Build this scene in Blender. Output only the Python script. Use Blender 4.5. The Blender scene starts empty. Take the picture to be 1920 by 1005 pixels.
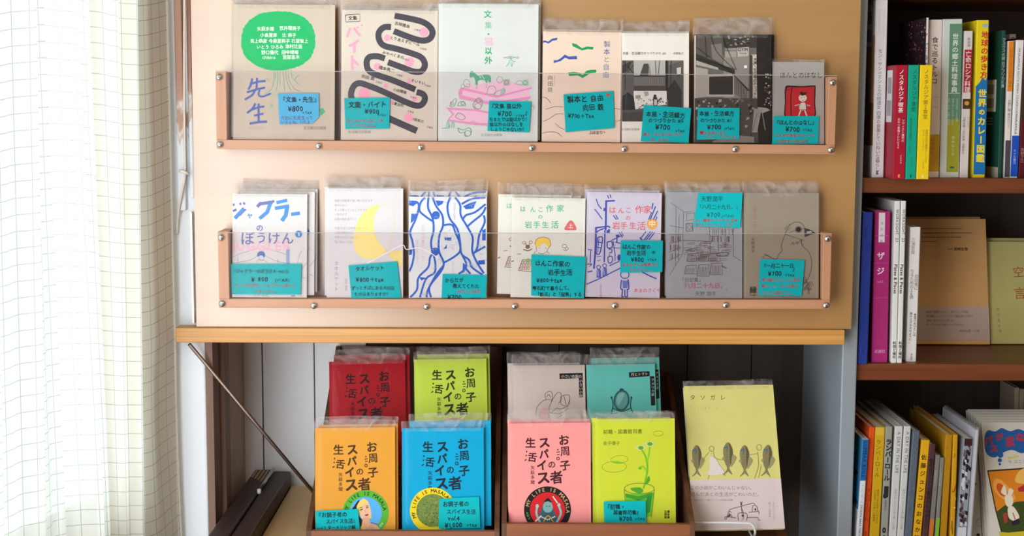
import bpy, math, random
import numpy as np
from mathutils import Vector, Matrix

SC = bpy.context.scene
COL = SC.collection
rnd = random.Random(7)

# ------------------------------------------------------------------ camera, world, light
FPX = 2667.0                       # focal length for a 1920 px wide frame (50 mm)
EYE = Vector((0.0, -2.0, 1.36))
PITCH = math.atan(300.5 / FPX)
ROLL = 0.0035
_F = Vector((0, math.cos(PITCH), -math.sin(PITCH)))
_U0 = Vector((0, math.sin(PITCH), math.cos(PITCH)))
_R0 = Vector((1, 0, 0))
_R = _R0 * math.cos(ROLL) + _U0 * math.sin(ROLL)
_U = _U0 * math.cos(ROLL) - _R0 * math.sin(ROLL)
cd = bpy.data.cameras.new('camera'); cd.sensor_width = 36.0; cd.lens = 36.0 * FPX / 1920.0
cd.clip_start = 0.05; cd.clip_end = 60
cam = bpy.data.objects.new('camera', cd); COL.objects.link(cam)
cam.matrix_world = Matrix(((_R.x, _U.x, -_F.x, EYE.x), (_R.y, _U.y, -_F.y, EYE.y), (_R.z, _U.z, -_F.z, EYE.z), (0, 0, 0, 1)))
SC.camera = cam

SC.view_settings.view_transform = 'Standard'
SC.view_settings.look = 'None'
SC.view_settings.exposure = 0.0
SC.view_settings.gamma = 1.0
SC.view_settings.use_curve_mapping = False
SC.cycles.transparent_max_bounces = 48
SC.cycles.max_bounces = 8
SC.cycles.use_denoising = True
SC.cycles.sample_clamp_indirect = 6.0

wd = bpy.data.worlds.new('world'); SC.world = wd; wd.use_nodes = True
# dim warm room all round, bright overcast street beyond the window wall (to the left and away)
_nt = wd.node_tree; _bg = _nt.nodes['Background']
_tc = _nt.nodes.new('ShaderNodeTexCoord'); _dp = _nt.nodes.new('ShaderNodeVectorMath'); _dp.operation = 'DOT_PRODUCT'; _dp.inputs[1].default_value = (-.75, .66, 0)
_nt.links.new(_tc.outputs['Generated'], _dp.inputs[0])
_mr = _nt.nodes.new('ShaderNodeMapRange'); _mr.interpolation_type = 'SMOOTHSTEP'; _mr.inputs[1].default_value = .45; _mr.inputs[2].default_value = .72; _nt.links.new(_dp.outputs['Value'], _mr.inputs[0])
_mc = _nt.nodes.new('ShaderNodeMix'); _mc.data_type = 'RGBA'; _mc.inputs[6].default_value = (.27, .23, .185, 1); _mc.inputs[7].default_value = (1.05, 1.10, 1.12, 1)
_nt.links.new(_mr.outputs[0], _mc.inputs[0]); _nt.links.new(_mc.outputs[2], _bg.inputs[0]); _bg.inputs[1].default_value = 1.0

def area(name, loc, target, sx, sy, power, col):
    l = bpy.data.lights.new(name, 'AREA'); l.shape = 'RECTANGLE'; l.size = sx; l.size_y = sy
    l.energy = power; l.color = col
    o = bpy.data.objects.new(name, l); COL.objects.link(o)
    o.location = loc
    o.rotation_euler = (Vector(target) - Vector(loc)).to_track_quat('-Z', 'Y').to_euler()
    return o
# added area fill left of the frame, standing in for an unseen window
area('left_fill', (-0.80, -1.20, 1.05), (0.05, 0.05, 1.04), 1.2, 1.9, 30, (0.90, 0.97, 1.06))
# the overcast sky outside, just beyond the curtained pane
area('outdoor_daylight', (-1.55, 0.0, 1.3), (-0.55, -0.22, 1.2), 1.2, 2.0, 40, (0.94, 0.985, 1.0))
# the shop's warm ceiling lamp, above and behind the camera
area('ceiling_lamp', (0.75, -1.7, 2.35), (0.4, 0.0, 1.15), 0.9, 0.9, 5, (1.0, 0.80, 0.56))

# added fill behind the camera to brighten the recess; no door stands there
area('rear_fill', (-1.25, -2.9, 1.0), (-0.15, 0.0, 0.95), 0.9, 1.9, 27, (0.96, 0.98, 1.0))

# ------------------------------------------------------------------ pixel -> place
def ray(px, py):
    return _F + _R * ((px - 960.0) / FPX) + _U * ((502.5 - py) / FPX)
def W(px, py, Y):
    d = ray(px, py); return EYE + d * ((Y - EYE.y) / d.y)
def WZ(px, py, Z):
    d = ray(px, py); return EYE + d * ((Z - EYE.z) / d.z)

class Fr:
    """a flat face: x to the right along it, z up along it, y into the thing"""
    def __init__(s, O, ex, up):
        s.O = Vector(O); s.ex = Vector(ex).normalized(); s.up = Vector(up).normalized()
        s.ey = s.up.cross(s.ex).normalized()
    def mat(s):
        e, y, u, o = s.ex, s.ey, s.up, s.O
        return Matrix(((e.x, y.x, u.x, o.x), (e.y, y.y, u.y, o.y), (e.z, y.z, u.z, o.z), (0, 0, 0, 1)))
    def loc(s, px, py):
        d = ray(px, py); t = (s.O - EYE).dot(s.ey) / d.dot(s.ey)
        p = EYE + d * t - s.O
        return p.dot(s.ex), p.dot(s.up)
    def locs(s, P):
        P = np.asarray(P, float); F, R, U = map(np.array, (_F, _R, _U))
        d = F + np.outer((P[:, 0] - 960) / FPX, R) + np.outer((502.5 - P[:, 1]) / FPX, U)
        ey = np.array(s.ey); t = np.dot(np.array(s.O - EYE), ey) / (d @ ey)
        p = np.array(EYE) + d * t[:, None] - np.array(s.O)
        return np.stack([p @ np.array(s.ex), p @ np.array(s.up)], 1)

def face_frame(bl, br, tl, yb, yt, ybr=None):
    """face-out thing: bottom edge given exactly, top-left says how high and how far it leans"""
    B = W(*bl, yb); Rr = W(*br, yb if ybr is None else ybr); T = W(*tl, yt)
    ex = (Rr - B).normalized(); v = T - B; up = v - ex * v.dot(ex)
    f = Fr(B, ex, up); f.w = (Rr - B).length; f.h = up.length
    return f
def spine_frame(bl, br, tl, y, ybr=None):
    B = W(*bl, y); Rr = W(*br, y if ybr is None else ybr); T = W(*tl, y)
    up = (T - B).normalized(); v = Rr - B; ex = v - up * v.dot(up)
    f = Fr(B, ex, up); f.w = ex.length; f.h = (T - B).length
    return f

# ------------------------------------------------------------------ materials
def lin(c):
    if isinstance(c, str): c = tuple(int(c[i:i + 2], 16) for i in (0, 2, 4))
    return tuple((v / 255 / 12.92 if v / 255 <= .04045 else ((v / 255 + .055) / 1.055) ** 2.4) for v in c) + (1,)
_M = {}
def newmat(name):
    m = bpy.data.materials.new(name); m.use_nodes = True
    nt = m.node_tree; b = nt.nodes['Principled BSDF']
    return m, nt, b
def ink(c, rough=.55):
    k = (c, rough)
    if k not in _M:
        m, nt, b = newmat('ink_' + str(c)); b.inputs['Base Color'].default_value = lin(c); b.inputs['Roughness'].default_value = rough; b.inputs['Specular IOR Level'].default_value = .2
        _M[k] = m
    return _M[k]
def paper(c, rough=.5, var=.05):
    k = ('paper', c, rough, var)
    if k not in _M:
        m, nt, b = newmat('paper_' + str(c)); L = lin(c)
        n = nt.nodes.new('ShaderNodeTexNoise'); n.inputs['Scale'].default_value = 35; n.inputs['Detail'].default_value = 4
        tc = nt.nodes.new('ShaderNodeTexCoord'); nt.links.new(tc.outputs['Object'], n.inputs['Vector'])
        r = nt.nodes.new('ShaderNodeValToRGB'); r.color_ramp.elements[0].position = .3; r.color_ramp.elements[1].position = .7
        r.color_ramp.elements[0].color = tuple(v * (1 - var) for v in L[:3]) + (1,)
        r.color_ramp.elements[1].color = tuple(min(1, v * (1 + var)) for v in L[:3]) + (1,)
        nt.links.new(n.outputs['Fac'], r.inputs[0]); nt.links.new(r.outputs[0], b.inputs['Base Color'])
        b.inputs['Roughness'].default_value = rough; b.inputs['Specular IOR Level'].default_value = .18; _M[k] = m
    return _M[k]
def wood(name, c1, c2, grain='x', across=60, along=2.0, rough=.5, c3=None, gloss=.5):
    m, nt, b = newmat(name); b.inputs['Specular IOR Level'].default_value = gloss; N = nt.nodes.new; Lk = nt.links.new
    tc = N('ShaderNodeTexCoord'); mp = N('ShaderNodeMapping')
    sc = {'x': (along, across, across), 'y': (across, along, across), 'z': (across, across, along)}[grain]
    mp.inputs['Scale'].default_value = sc; Lk(tc.outputs['Object'], mp.inputs['Vector'])
    n = N('ShaderNodeTexNoise'); n.inputs['Scale'].default_value = 1.0; n.inputs['Detail'].default_value = 5; n.inputs['Distortion'].default_value = .4
    Lk(mp.outputs[0], n.inputs['Vector'])
    n2 = N('ShaderNodeTexNoise'); n2.inputs['Scale'].default_value = 3.0; n2.inputs['Detail'].default_value = 6
    Lk(tc.outputs['Object'], n2.inputs['Vector'])
    mx = N('ShaderNodeMath'); mx.operation = 'MULTIPLY_ADD'; mx.inputs[1].default_value = .3
    Lk(n2.outputs['Fac'], mx.inputs[0]); Lk(n.outputs['Fac'], mx.inputs[2])
    r = N('ShaderNodeValToRGB'); e = r.color_ramp.elements
    e[0].position = .45; e[1].position = .85; e[0].color = lin(c1); e[1].color = lin(c2)
    if c3:
        q = e.new(.62); q.color = lin(c3)
    Lk(mx.outputs[0], r.inputs[0]); Lk(r.outputs[0], b.inputs['Base Color'])
    b.inputs['Roughness'].default_value = rough
    bp = N('ShaderNodeBump'); bp.inputs['Strength'].default_value = .08; bp.inputs['Distance'].default_value = .002
    Lk(n.outputs['Fac'], bp.inputs['Height']); Lk(bp.outputs[0], b.inputs['Normal'])
    return m
def painted(name, base, chip, amount=.62, scale=9, rough=.55, stretch=(1, 1, .35), stain=None):
    """paint with chips where the older layer shows"""
    m, nt, b = newmat(name); N = nt.nodes.new; Lk = nt.links.new
    tc = N('ShaderNodeTexCoord'); mp = N('ShaderNodeMapping'); mp.inputs['Scale'].default_value = stretch
    Lk(tc.outputs['Object'], mp.inputs['Vector'])
    n = N('ShaderNodeTexNoise'); n.inputs['Scale'].default_value = scale; n.inputs['Detail'].default_value = 8; n.inputs['Roughness'].default_value = .6
    Lk(mp.outputs[0], n.inputs['Vector'])
    r = N('ShaderNodeValToRGB'); e = r.color_ramp.elements
    e[0].position = amount; e[1].position = amount + .012; e[0].color = lin(base); e[1].color = lin(chip)
    if stain:
        q = e.new(amount - .12); q.color = lin(base); e[1].color = lin(base)
        for el in e:
            if abs(el.position - amount) < 1e-4: el.color = lin(stain)
    Lk(n.outputs['Fac'], r.inputs[0]); Lk(r.outputs[0], b.inputs['Base Color'])
    b.inputs['Roughness'].default_value = rough
    n3 = N('ShaderNodeTexNoise'); n3.inputs['Scale'].default_value = 120; Lk(mp.outputs[0], n3.inputs['Vector'])
    ad = N('ShaderNodeMath'); ad.operation = 'MULTIPLY_ADD'; ad.inputs[1].default_value = -6.0
    Lk(r.outputs[0], ad.inputs[0]); Lk(n3.outputs['Fac'], ad.inputs[2])
    bp = N('ShaderNodeBump'); bp.inputs['Strength'].default_value = .25; bp.inputs['Distance'].default_value = .001
    Lk(n3.outputs['Fac'], bp.inputs['Height']); Lk(bp.outputs[0], b.inputs['Normal'])
    return m
def metal(name, c, rough=.3):
    m, nt, b = newmat(name); b.inputs['Base Color'].default_value = lin(c); b.inputs['Metallic'].default_value = 1; b.inputs['Roughness'].default_value = rough
    return m
def clear(name, fac, tint, rough=.12, bump=0.0, bscale=40, body=(240, 240, 240), fac2=None, gloss=False):
    """thin see-through plastic: mostly transparent, a little gloss and milk, crinkles by bump"""
    m = bpy.data.materials.new(name); m.use_nodes = True; nt = m.node_tree; N = nt.nodes.new; Lk = nt.links.new
    nt.nodes.remove(nt.nodes['Principled BSDF']); out = nt.nodes['Material Output']
    tr = N('ShaderNodeBsdfTransparent'); tr.inputs[0].default_value = lin(tint)
    if gloss: pr = N('ShaderNodeBsdfGlossy'); pr.inputs['Color'].default_value = (1, 1, 1, 1)
    else: pr = N('ShaderNodeBsdfPrincipled'); pr.inputs['Base Color'].default_value = lin(body)
    pr.inputs['Roughness'].default_value = rough
    mx = N('ShaderNodeMixShader'); mx.inputs[0].default_value = fac
    tc = N('ShaderNodeTexCoord'); n = N('ShaderNodeTexNoise'); n.inputs['Scale'].default_value = bscale; n.inputs['Detail'].default_value = 3; n.inputs['Distortion'].default_value = 1.5
    Lk(tc.outputs['Object'], n.inputs['Vector'])
    if bump:
        bp = N('ShaderNodeBump'); bp.inputs['Strength'].default_value = bump; bp.inputs['Distance'].default_value = .01
        Lk(n.outputs['Fac'], bp.inputs['Height']); Lk(bp.outputs[0], pr.inputs['Normal'])
    if fac2 is not None:
        r = N('ShaderNodeMapRange'); r.inputs[1].default_value = .42; r.inputs[2].default_value = .68
        r.inputs[3].default_value = fac; r.inputs[4].default_value = fac2
        Lk(n.outputs['Fac'], r.inputs[0]); Lk(r.outputs[0], mx.inputs[0])
    Lk(tr.outputs[0], mx.inputs[1]); Lk(pr.outputs[0], mx.inputs[2]); Lk(mx.outputs[0], out.inputs[0])
    return m

FILM = clear('sleeve_film', .005, 'fdfdfd', .20, .25, 30, gloss=True)
FLAP = clear('sleeve_flap', .05, 'fafafa', .16, .9, 45, (240, 232, 226), .20)
ACRYL = clear('acrylic_sheet', .004, 'f7f5f5', .12, gloss=True)
PAGES = paper('efe9dc', .8)
SCREW = metal('screw_steel', 'd8d8d6', .25)
BLACKINK = '2b2a2c'

# ------------------------------------------------------------------ objects
def link(o): COL.objects.link(o); return o
def tagit(o, label=None, cat=None, group=None, kind=None):
    if label: o['label'] = label
    if cat: o['category'] = cat
    if group: o['group'] = group
    if kind: o['kind'] = kind
    return o
def empty(name, mw, label, cat, group=None):
    o = bpy.data.objects.new(name, None); o.empty_display_size = .02; link(o); o.matrix_world = mw
    return tagit(o, label, cat, group)
def mesh(name, V, Fc, mats, parent=None, mw=None, fm=None, smooth=False):
    me = bpy.data.meshes.new(name); me.from_pydata([tuple(v) for v in V], [], [tuple(f) for f in Fc])
    if not isinstance(mats, (list, tuple)): mats = [mats]
    for m in mats: me.materials.append(m)
    if fm is not None: me.polygons.foreach_set('material_index', fm)
    if smooth: me.polygons.foreach_set('use_smooth', [True] * len(Fc))
    me.update()
    o = bpy.data.objects.new(name, me); link(o)
    if parent is not None: o.parent = parent
    if mw is not None:
        if parent is None: o.matrix_world = mw
        else: o.matrix_local = mw
    return o
class MB:
    def __init__(s): s.V = []; s.F = []; s.M = []; s.mats = []
    def mi(s, m):
        if m not in s.mats: s.mats.append(m)
        return s.mats.index(m)
    def add(s, V, Fc, m):
        b = len(s.V); k = s.mi(m); s.V += [tuple(v) for v in V]
        for f in Fc: s.F.append(tuple(i + b for i in f)); s.M.append(k)
    def box(s, x0, x1, y0, y1, z0, z1, m, bev=0.0):
        if bev <= 0:
            V = [(x, y, z) for z in (z0, z1) for y in (y0, y1) for x in (x0, x1)]
            s.add(V, [(0, 2, 3, 1), (4, 5, 7, 6), (0, 1, 5, 4), (2, 6, 7, 3), (0, 4, 6, 2), (1, 3, 7, 5)], m); return
        import bmesh
        bm = bmesh.new(); bmesh.ops.create_cube(bm, size=1)
        for v in bm.verts:
            v.co = Vector(((x0 + x1) / 2 + v.co.x * (x1 - x0), (y0 + y1) / 2 + v.co.y * (y1 - y0), (z0 + z1) / 2 + v.co.z * (z1 - z0)))
        bmesh.ops.bevel(bm, geom=bm.edges[:] , offset=bev, segments=2, profile=.5, affect='EDGES')
        bm.verts.index_update()
        s.add([v.co[:] for v in bm.verts], [[v.index for v in f.verts] for f in bm.faces], m); bm.free()
    def prism(s, pts, m, ax, a0, a1):
        """polygon pts extruded along axis ax from a0 to a1; pts are the other two coordinates in order"""
        n = len(pts); V = []
        for a in (a0, a1):
            for p in pts:
                q = list(p); q.insert('xyz'.index(ax), a); V.append(q)
        s.add(V, [tuple(range(n))[::-1], tuple(range(n, 2 * n))] + [(i, (i + 1) % n, (i + 1) % n + n, i + n) for i in range(n)], m)
    def tube(s, P, r, m, seg=8):
        P = [Vector(p) for p in P]; V = []; n = len(P)
        for i, p in enumerate(P):
            t = (P[min(i + 1, n - 1)] - P[max(i - 1, 0)]).normalized()
            a = t.orthogonal().normalized() if i == 0 else (a - t * a.dot(t)).normalized()
            b = t.cross(a); rr = r[i] if isinstance(r, (list, tuple)) else r
            V += [p + (a * math.cos(2 * math.pi * k / seg) + b * math.sin(2 * math.pi * k / seg)) * rr for k in range(seg)]
        Fc = [(i * seg + k, i * seg + (k + 1) % seg, (i + 1) * seg + (k + 1) % seg, (i + 1) * seg + k) for i in range(n - 1) for k in range(seg)]
        Fc += [tuple(range(seg))[::-1], tuple(range((n - 1) * seg, n * seg))]
        s.add(V, Fc, m)
    def build(s, name, parent=None, mw=None, smooth=False):
        return mesh(name, s.V, s.F, s.mats, parent, mw, s.M, smooth)
def copy_tree(o, mw, label, group=None):
    c = o.copy(); link(c); c.matrix_world = mw; c['label'] = label
    if group: c['group'] = group
    for ch in o.children:
        d = ch.copy(); link(d); d.parent = c
        for g in ch.children:
            h = g.copy(); link(h); h.parent = d
    return c

# ------------------------------------------------------------------ flat art on a face
_fc = bpy.data.curves.new('letter', 'FONT'); _fo = bpy.data.objects.new('letter', _fc); link(_fo)
_G = {}
def glyph(ch, w):
    k = (ch, w)
    if k not in _G:
        _fc.body = ch; _fc.resolution_u = 2; _fc.offset = w
        bpy.context.view_layer.update()
        me = bpy.data.meshes.new_from_object(_fo.evaluated_get(bpy.context.evaluated_depsgraph_get()))
        V = np.array([(v.co.x, v.co.y) for v in me.vertices]).reshape(-1, 2); Fc = [tuple(p.vertices) for p in me.polygons]
        bpy.data.meshes.remove(me)
        if ord(ch) > 0x2000: adv = 1.0
        elif ch == ' ': adv = .35
        else: adv = (V[:, 0].max() + .09) if len(V) else .35
        _G[k] = (V, Fc, adv)
    return _G[k]
def smoothline(P, n=6, closed=False):
    P = [np.array(p, float) for p in P]
    if len(P) < 3: return P
    out = []; m = len(P); rng = range(m if closed else m - 1)
    for i in rng:
        p0 = P[(i - 1) % m] if (closed or i > 0) else P[i]; p1 = P[i]; p2 = P[(i + 1) % m]
        p3 = P[(i + 2) % m] if (closed or i + 2 < m) else p2
        for k in range(n):
            t = k / n
            out.append(.5 * ((2 * p1) + (-p0 + p2) * t + (2 * p0 - 5 * p1 + 4 * p2 - p3) * t * t + (-p0 + 3 * p1 - 3 * p2 + p3) * t ** 3))
    if not closed: out.append(P[-1])
    return out
class Art:
    """ink lying on a face; every coordinate is where it shows in the photograph, laid back onto the face"""
    def __init__(s, fr, base=0.00008, seed=1):
        s.fr = fr; s.z = base; s.V = []; s.F = []; s.M = []; s.mats = []; s.last = None; s.r = random.Random(seed)
    def _add(s, P, Fc, col, dz=None):
        if not len(P): return
        if col != s.last: s.z += 0.00003; s.last = col
        elif dz is None: s.z += 0.000003
        m = col if not isinstance(col, (str, tuple)) else ink(col)
        if m not in s.mats: s.mats.append(m)
        k = s.mats.index(m); b = len(s.V)
        L = s.fr.locs(P)
        if hasattr(s.fr, 'w'): L = np.clip(L, (.0004, .0004), (s.fr.w - .0004, s.fr.h - .0004))
        for x, z in L: s.V.append((x, -s.z - (dz or 0), z))
        for f in Fc: s.F.append(tuple(i + b for i in f)); s.M.append(k)
    def P(s, pts, col): s._add(pts, [tuple(range(len(pts)))], col); return s
    def PS(s, pts, col, n=5): return s.P(smoothline(pts, n, True), col)
    def E(s, cx, cy, rx, ry, col, n=28, rot=0):
        c, q = math.cos(math.radians(rot)), math.sin(math.radians(rot))
        return s.P([(cx + rx * math.cos(a) * c - ry * math.sin(a) * q, cy + rx * math.cos(a) * q + ry * math.sin(a) * c) for a in [2 * math.pi * i / n for i in range(n)]], col)
    def S(s, pts, w, col, closed=False, sm=True):
        if closed: pts = list(pts) + [pts[0]]
        P = smoothline(pts, 5) if sm else [np.array(p, float) for p in pts]
        L = []; n = len(P)
        for i, p in enumerate(P):
            t = P[min(i + 1, n - 1)] - P[max(i - 1, 0)]; l = np.hypot(*t); t = t / (l if l > 1e-9 else 1)
            nn = np.array((-t[1], t[0])) * w / 2; L += [p + nn, p - nn]
        s._add(L, [(2 * i, 2 * i + 1, 2 * i + 3, 2 * i + 2) for i in range(n - 1)], col); return s
    def O(s, cx, cy, rx, ry, w, col, n=22, rot=0):
        c, q = math.cos(math.radians(rot)), math.sin(math.radians(rot))
        return s.S([(cx + rx * math.cos(a) * c - ry * math.sin(a) * q, cy + rx * math.cos(a) * q + ry * math.sin(a) * c) for a in [2 * math.pi * i / n for i in range(n + 1)]], w, col, sm=False)
    def G(s, ch, cx, cy, size, col, rot=0, w=0.0, sx=1.0):
        """one character centred at (cx, cy)"""
        V, Fc, adv = glyph(ch, 0)
        if not len(V): return s
        c, q = math.cos(math.radians(rot)), math.sin(math.radians(rot)); d = w * .85
        for kk, (ox, oy) in enumerate(((-d, -d), (d, -d), (-d, d), (d, d)) if w > .004 else ((0, 0),)):
            x = (V[:, 0] - adv / 2 + ox) * size * sx; y = -(V[:, 1] - .37 + oy) * size
            s._add(np.stack([cx + x * c - y * q, cy + x * q + y * c], 1), Fc, col, kk * .000005)
        return s
    def T(s, txt, x, y, size, col, v=False, rot=0, w=0.0, jit=0.0, a='l', sp=1.0, lh=1.3, side=False, sx=1.0):
        """writing; horizontal lines are centred on y, a vertical column hangs from y; side = Latin turned along a spine"""
        c, q = math.cos(math.radians(rot)), math.sin(math.radians(rot))
        for li, line in enumerate(txt.split('\n')):
            if v or side:
                d = 0.0
                for ch in line:
                    V, Fc, adv = glyph(ch, 0)
                    ad = (adv if side or ch == ' ' else max(adv, .75) if ord(ch) > 0x2000 else .8) * sp
                    u = (d + ad / 2) * size; d += ad
                    j = s.r.uniform(-1, 1) * jit; ox = s.r.uniform(-.07, .07) * jit * size
                    X, Y = -li * lh * size + ox, u
                    s.G(ch, x + X * c - Y * q, y + X * q + Y * c, size * (1 + j * .08), col, rot + j * 7 + (90 if side or ch in 'ー―〜（）()' else 0), w, sx)
            else:
                tot = sum(glyph(ch, 0)[2] for ch in line) * size * sp * sx
                d = -tot / 2 if a == 'c' else (-tot if a == 'r' else 0)
                for ch in line:
                    ad = glyph(ch, 0)[2] * size * sp * sx
                    j = s.r.uniform(-1, 1) * jit; oy = s.r.uniform(-.07, .07) * jit * size
                    X, Y = d + ad / 2, li * lh * size + oy; d += ad
                    s.G(ch, x + X * c - Y * q, y + X * q + Y * c, size * (1 + j * .1), col, rot + j * 8, w, sx)
        return s
    def fine(s, x0, y0, x1, y1, col, n=1, gap=1.6):
        """rows of print too small to read: broken short bars"""
        for i in range(n):
            y = y0 + (y1 - y0) * i / max(1, n - 1) if n > 1 else y0; x = x0; e = x1 - (s.r.random() * .25 * (x1 - x0) if i == n - 1 else 0)
            while x < e:
                l = s.r.uniform(1.6, 3.2); s.P([(x, y - .9), (x + l, y - .9), (x + l, y + .9), (x, y + .9)], col); x += l + s.r.uniform(.7, gap)
        return s
    def build(s, name, parent, label=None):
        if not s.F: return None
        o = mesh(name, s.V, s.F, s.mats, parent, None, s.M)
        if label: o['label'] = label
        return o

# ------------------------------------------------------------------ books
def paperback(fr, t, cover, name, label, group=None, pages=PAGES, spine='r', band=None, back=None, cat='book'):
    """thin book shown face-out: cover wrapped round a block of pages"""
    root = empty(name, fr.mat(), label, cat, group); w, h = fr.w, fr.h; c = .00035
    m = MB(); m.box(0, w, 0, c, 0, h, cover); m.box(0, w, t - c, t, 0, h, back or cover)
    if spine == 'r': m.box(w - c, w, c, t - c, 0, h, cover)
    else: m.box(0, c, c, t - c, 0, h, cover)
    cov = m.build('cover', root)
    m = MB(); a, b = (0.0008, w - c) if spine == 'r' else (c, w - .0008)
    m.box(a, b, c, t - c, .0006, h - .0006, pages); m.build('pages', root)
    return root, cov
def sleeve(root, fr, t, flap, mx=.0012, seed=0, top=True):
    """clear plastic bag round a book, its flap standing up above it"""
    w, h = fr.w, fr.h; r = random.Random(seed); nx, nz = 14, 5
    V = []; Fc = []; M = []
    xs = [-mx + (w + 2 * mx) * i / nx for i in range(nx + 1)]
    zs = [0.0005, h * .5, h * .97] + [h + flap * k / nz for k in range(nz + 1)]
    def grid(y0, sgn):
        b = len(V); ph = r.uniform(0, 6); k1 = r.uniform(60, 130)
        for j, z in enumerate(zs):
            over = max(0, (z - h) / flap) if flap else 0
            for i, x in enumerate(xs):
                e = min(i, nx - i)
                y = y0 * (1 - .72 * over) + (t * .5) * .72 * over if sgn else y0
                pinch = 1.0 if e else 0.0
                yy = (y * pinch + (t * .5) * (1 - pinch)) + over * .0009 * math.sin(x * k1 + ph + z * 50) * (1 if sgn < 0 else .6)
                zz = z + (over > .99) * .0012 * math.sin(x * 38 + ph)
                V.append((x, yy, zz))
        for j in range(len(zs) - 1):
            for i in range(nx):
                a = b + j * (nx + 1) + i; Fc.append((a, a + 1, a + nx + 2, a + nx + 1)); M.append(1 if zs[j] >= h * .96 else 0)
    grid(-.0012, -1); grid(t + .0006, 1)
    o = mesh('plastic_sleeve', V, Fc, [FILM, FLAP], root, None, M, True)
    return o
def behind(root, fr, items, group=None, t=.004):
    """further copies standing behind: (dx, dz, dy, label) in metres along the face"""
    for dx, dz, dy, lab in items:
        mw = Matrix.Translation(fr.ex * dx + Vector((0, dy, 0)) + fr.up * dz) @ fr.mat()
        copy_tree(root, mw, lab, group)
CARD = paper('00b4b9', .65, .04)
CARD_LIT = paper('4fb4e0', .65, .04)  # turquoise card lightened: brightness of the window put into its colour
def card(fr, off, quad, label, writing, red=(), mat=None, seed=3, curl=None, redcol='b8222f'):
    """hand-written paper price card stuck on the front of a sleeve"""
    f = Fr(fr.O - fr.ey * off, fr.ex, fr.up); L = f.locs(quad); c = L.mean(0)
    g = Fr(f.O + f.ex * c[0] + f.up * c[1], f.ex, f.up); Q = g.locs(quad); n = len(quad)
    V = [(x, 0, z) for x, z in Q] + [(x, .0003, z) for x, z in Q]
    Fc = [tuple(range(n))[::-1], tuple(range(n, 2 * n))] + [(i, (i + 1) % n, n + (i + 1) % n, n + i) for i in range(n)]
    o = mesh('price_card', V, Fc, mat or CARD, None, g.mat())
    tagit(o, label, 'price card', 'turquoise price cards')
    A = Art(g, .00005, seed)
    for it in writing:
        s, x, y, z = it[:4]; k = dict(w=.026, jit=.8, sx=.92); k.update(it[4] if len(it) > 4 else {}); A.T(s, x, y, z, '152a34', **k)
    for it in red:
        s, x, y, z = it[:4]; k = dict(w=.018, jit=.8, sx=.92); k.update(it[4] if len(it) > 4 else {}); A.T(s, x, y, z, redcol, **k)
    A.build('handwriting', o)
    return o, g
# ================================================================== setting
def struct(name, mb, **k):
    o = mb.build(name, None, **k); o['kind'] = 'structure'; return o
YF = 0.022                       # front of post and pillar, just behind the display board
YB = 0.29                        # back wall of the recess
ZP = W(960, 617, -.008).z        # top of the plank
ZPB = W(960, 644.5, -.008).z     # underside of the plank
ZD = W(560, 906, YB).z           # table top in the recess
M_FLOOR = wood('floor_boards', '6b4a30', '8a6544', 'y', 25, 1.5, .45)
m = MB(); m.box(-2.6, 2.6, -3.2, .5, -.05, 0, M_FLOOR); struct('floor', m)

M_POST = painted('peeling_white_paint', 'e9edf1', 'a98f7c', .645, 7, .6, (1.4, 1.4, .5), 'd3e2ec')
M_WHITE = painted('white_boards', 'f3f3f2', 'b9b2a8', .74, 5, .5, (1, 1, .3))
M_DARK = wood('dark_boards', '3a302a', '4a3f37', 'z', 30, 1.2, .7)
M_GREY = painted('grey_blue_paint', '8e979d', '77716a', .70, 8, .45, (1, 1, .4))
M_BROWN = wood('brown_batten', '6f5243', '8c6a58', 'z', 60, 2, .6)

xpl = W(326, 640, YF).x; xpr = W(386.5, 760, YF).x
m = MB(); m.box(xpl, xpr, YF, .33, 0, 2.2, M_POST, .003); post = struct('trim_1', m)
# bare battens and putty on the upper part of the post
def bare_paint():
    m, nt, b = newmat('bare_wood_to_paint'); N = nt.nodes.new; Lk = nt.links.new
    tc = N('ShaderNodeTexCoord'); sp = N('ShaderNodeSeparateXYZ'); Lk(tc.outputs['Object'], sp.inputs[0])
    n = N('ShaderNodeTexNoise'); n.inputs['Scale'].default_value = 22; n.inputs['Detail'].default_value = 7; n.inputs['Distortion'].default_value = .6
    mp = N('ShaderNodeMapping'); mp.inputs['Scale'].default_value = (1.5, 1.5, .45); Lk(tc.outputs['Object'], mp.inputs[0]); Lk(mp.outputs[0], n.inputs['Vector'])
    a = N('ShaderNodeMath'); a.operation = 'MULTIPLY_ADD'; a.inputs[1].default_value = .28; Lk(n.outputs['Fac'], a.inputs[0]); Lk(sp.outputs[2], a.inputs[2])
    r = N('ShaderNodeValToRGB'); e = r.color_ramp.elements; zt = W(335, 215, YF).z + .14
    mr = N('ShaderNodeMapRange'); mr.inputs[1].default_value = zt - .1; mr.inputs[2].default_value = zt + .1; Lk(a.outputs[0], mr.inputs[0]); Lk(mr.outputs[0], r.inputs[0])
    e[0].position = .47; e[0].color = lin('e6e4e2'); e[1].position = .53; e[1].color = lin('c39d86')
    q = e.new(.40); q.color = lin('cbb6a6'); q = e.new(.36); q.color = lin('e9edf1'); q = e.new(.85); q.color = lin('b58a72')
    Lk(r.outputs[0], b.inputs['Base Color']); b.inputs['Roughness'].default_value = .6
    bp = N('ShaderNodeBump'); bp.inputs['Strength'].default_value = .5; bp.inputs['Distance'].default_value = .002; Lk(n.outputs['Fac'], bp.inputs['Height']); Lk(bp.outputs[0], b.inputs['Normal'])
    return m
M_BARE = bare_paint()
yb1 = .012
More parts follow.
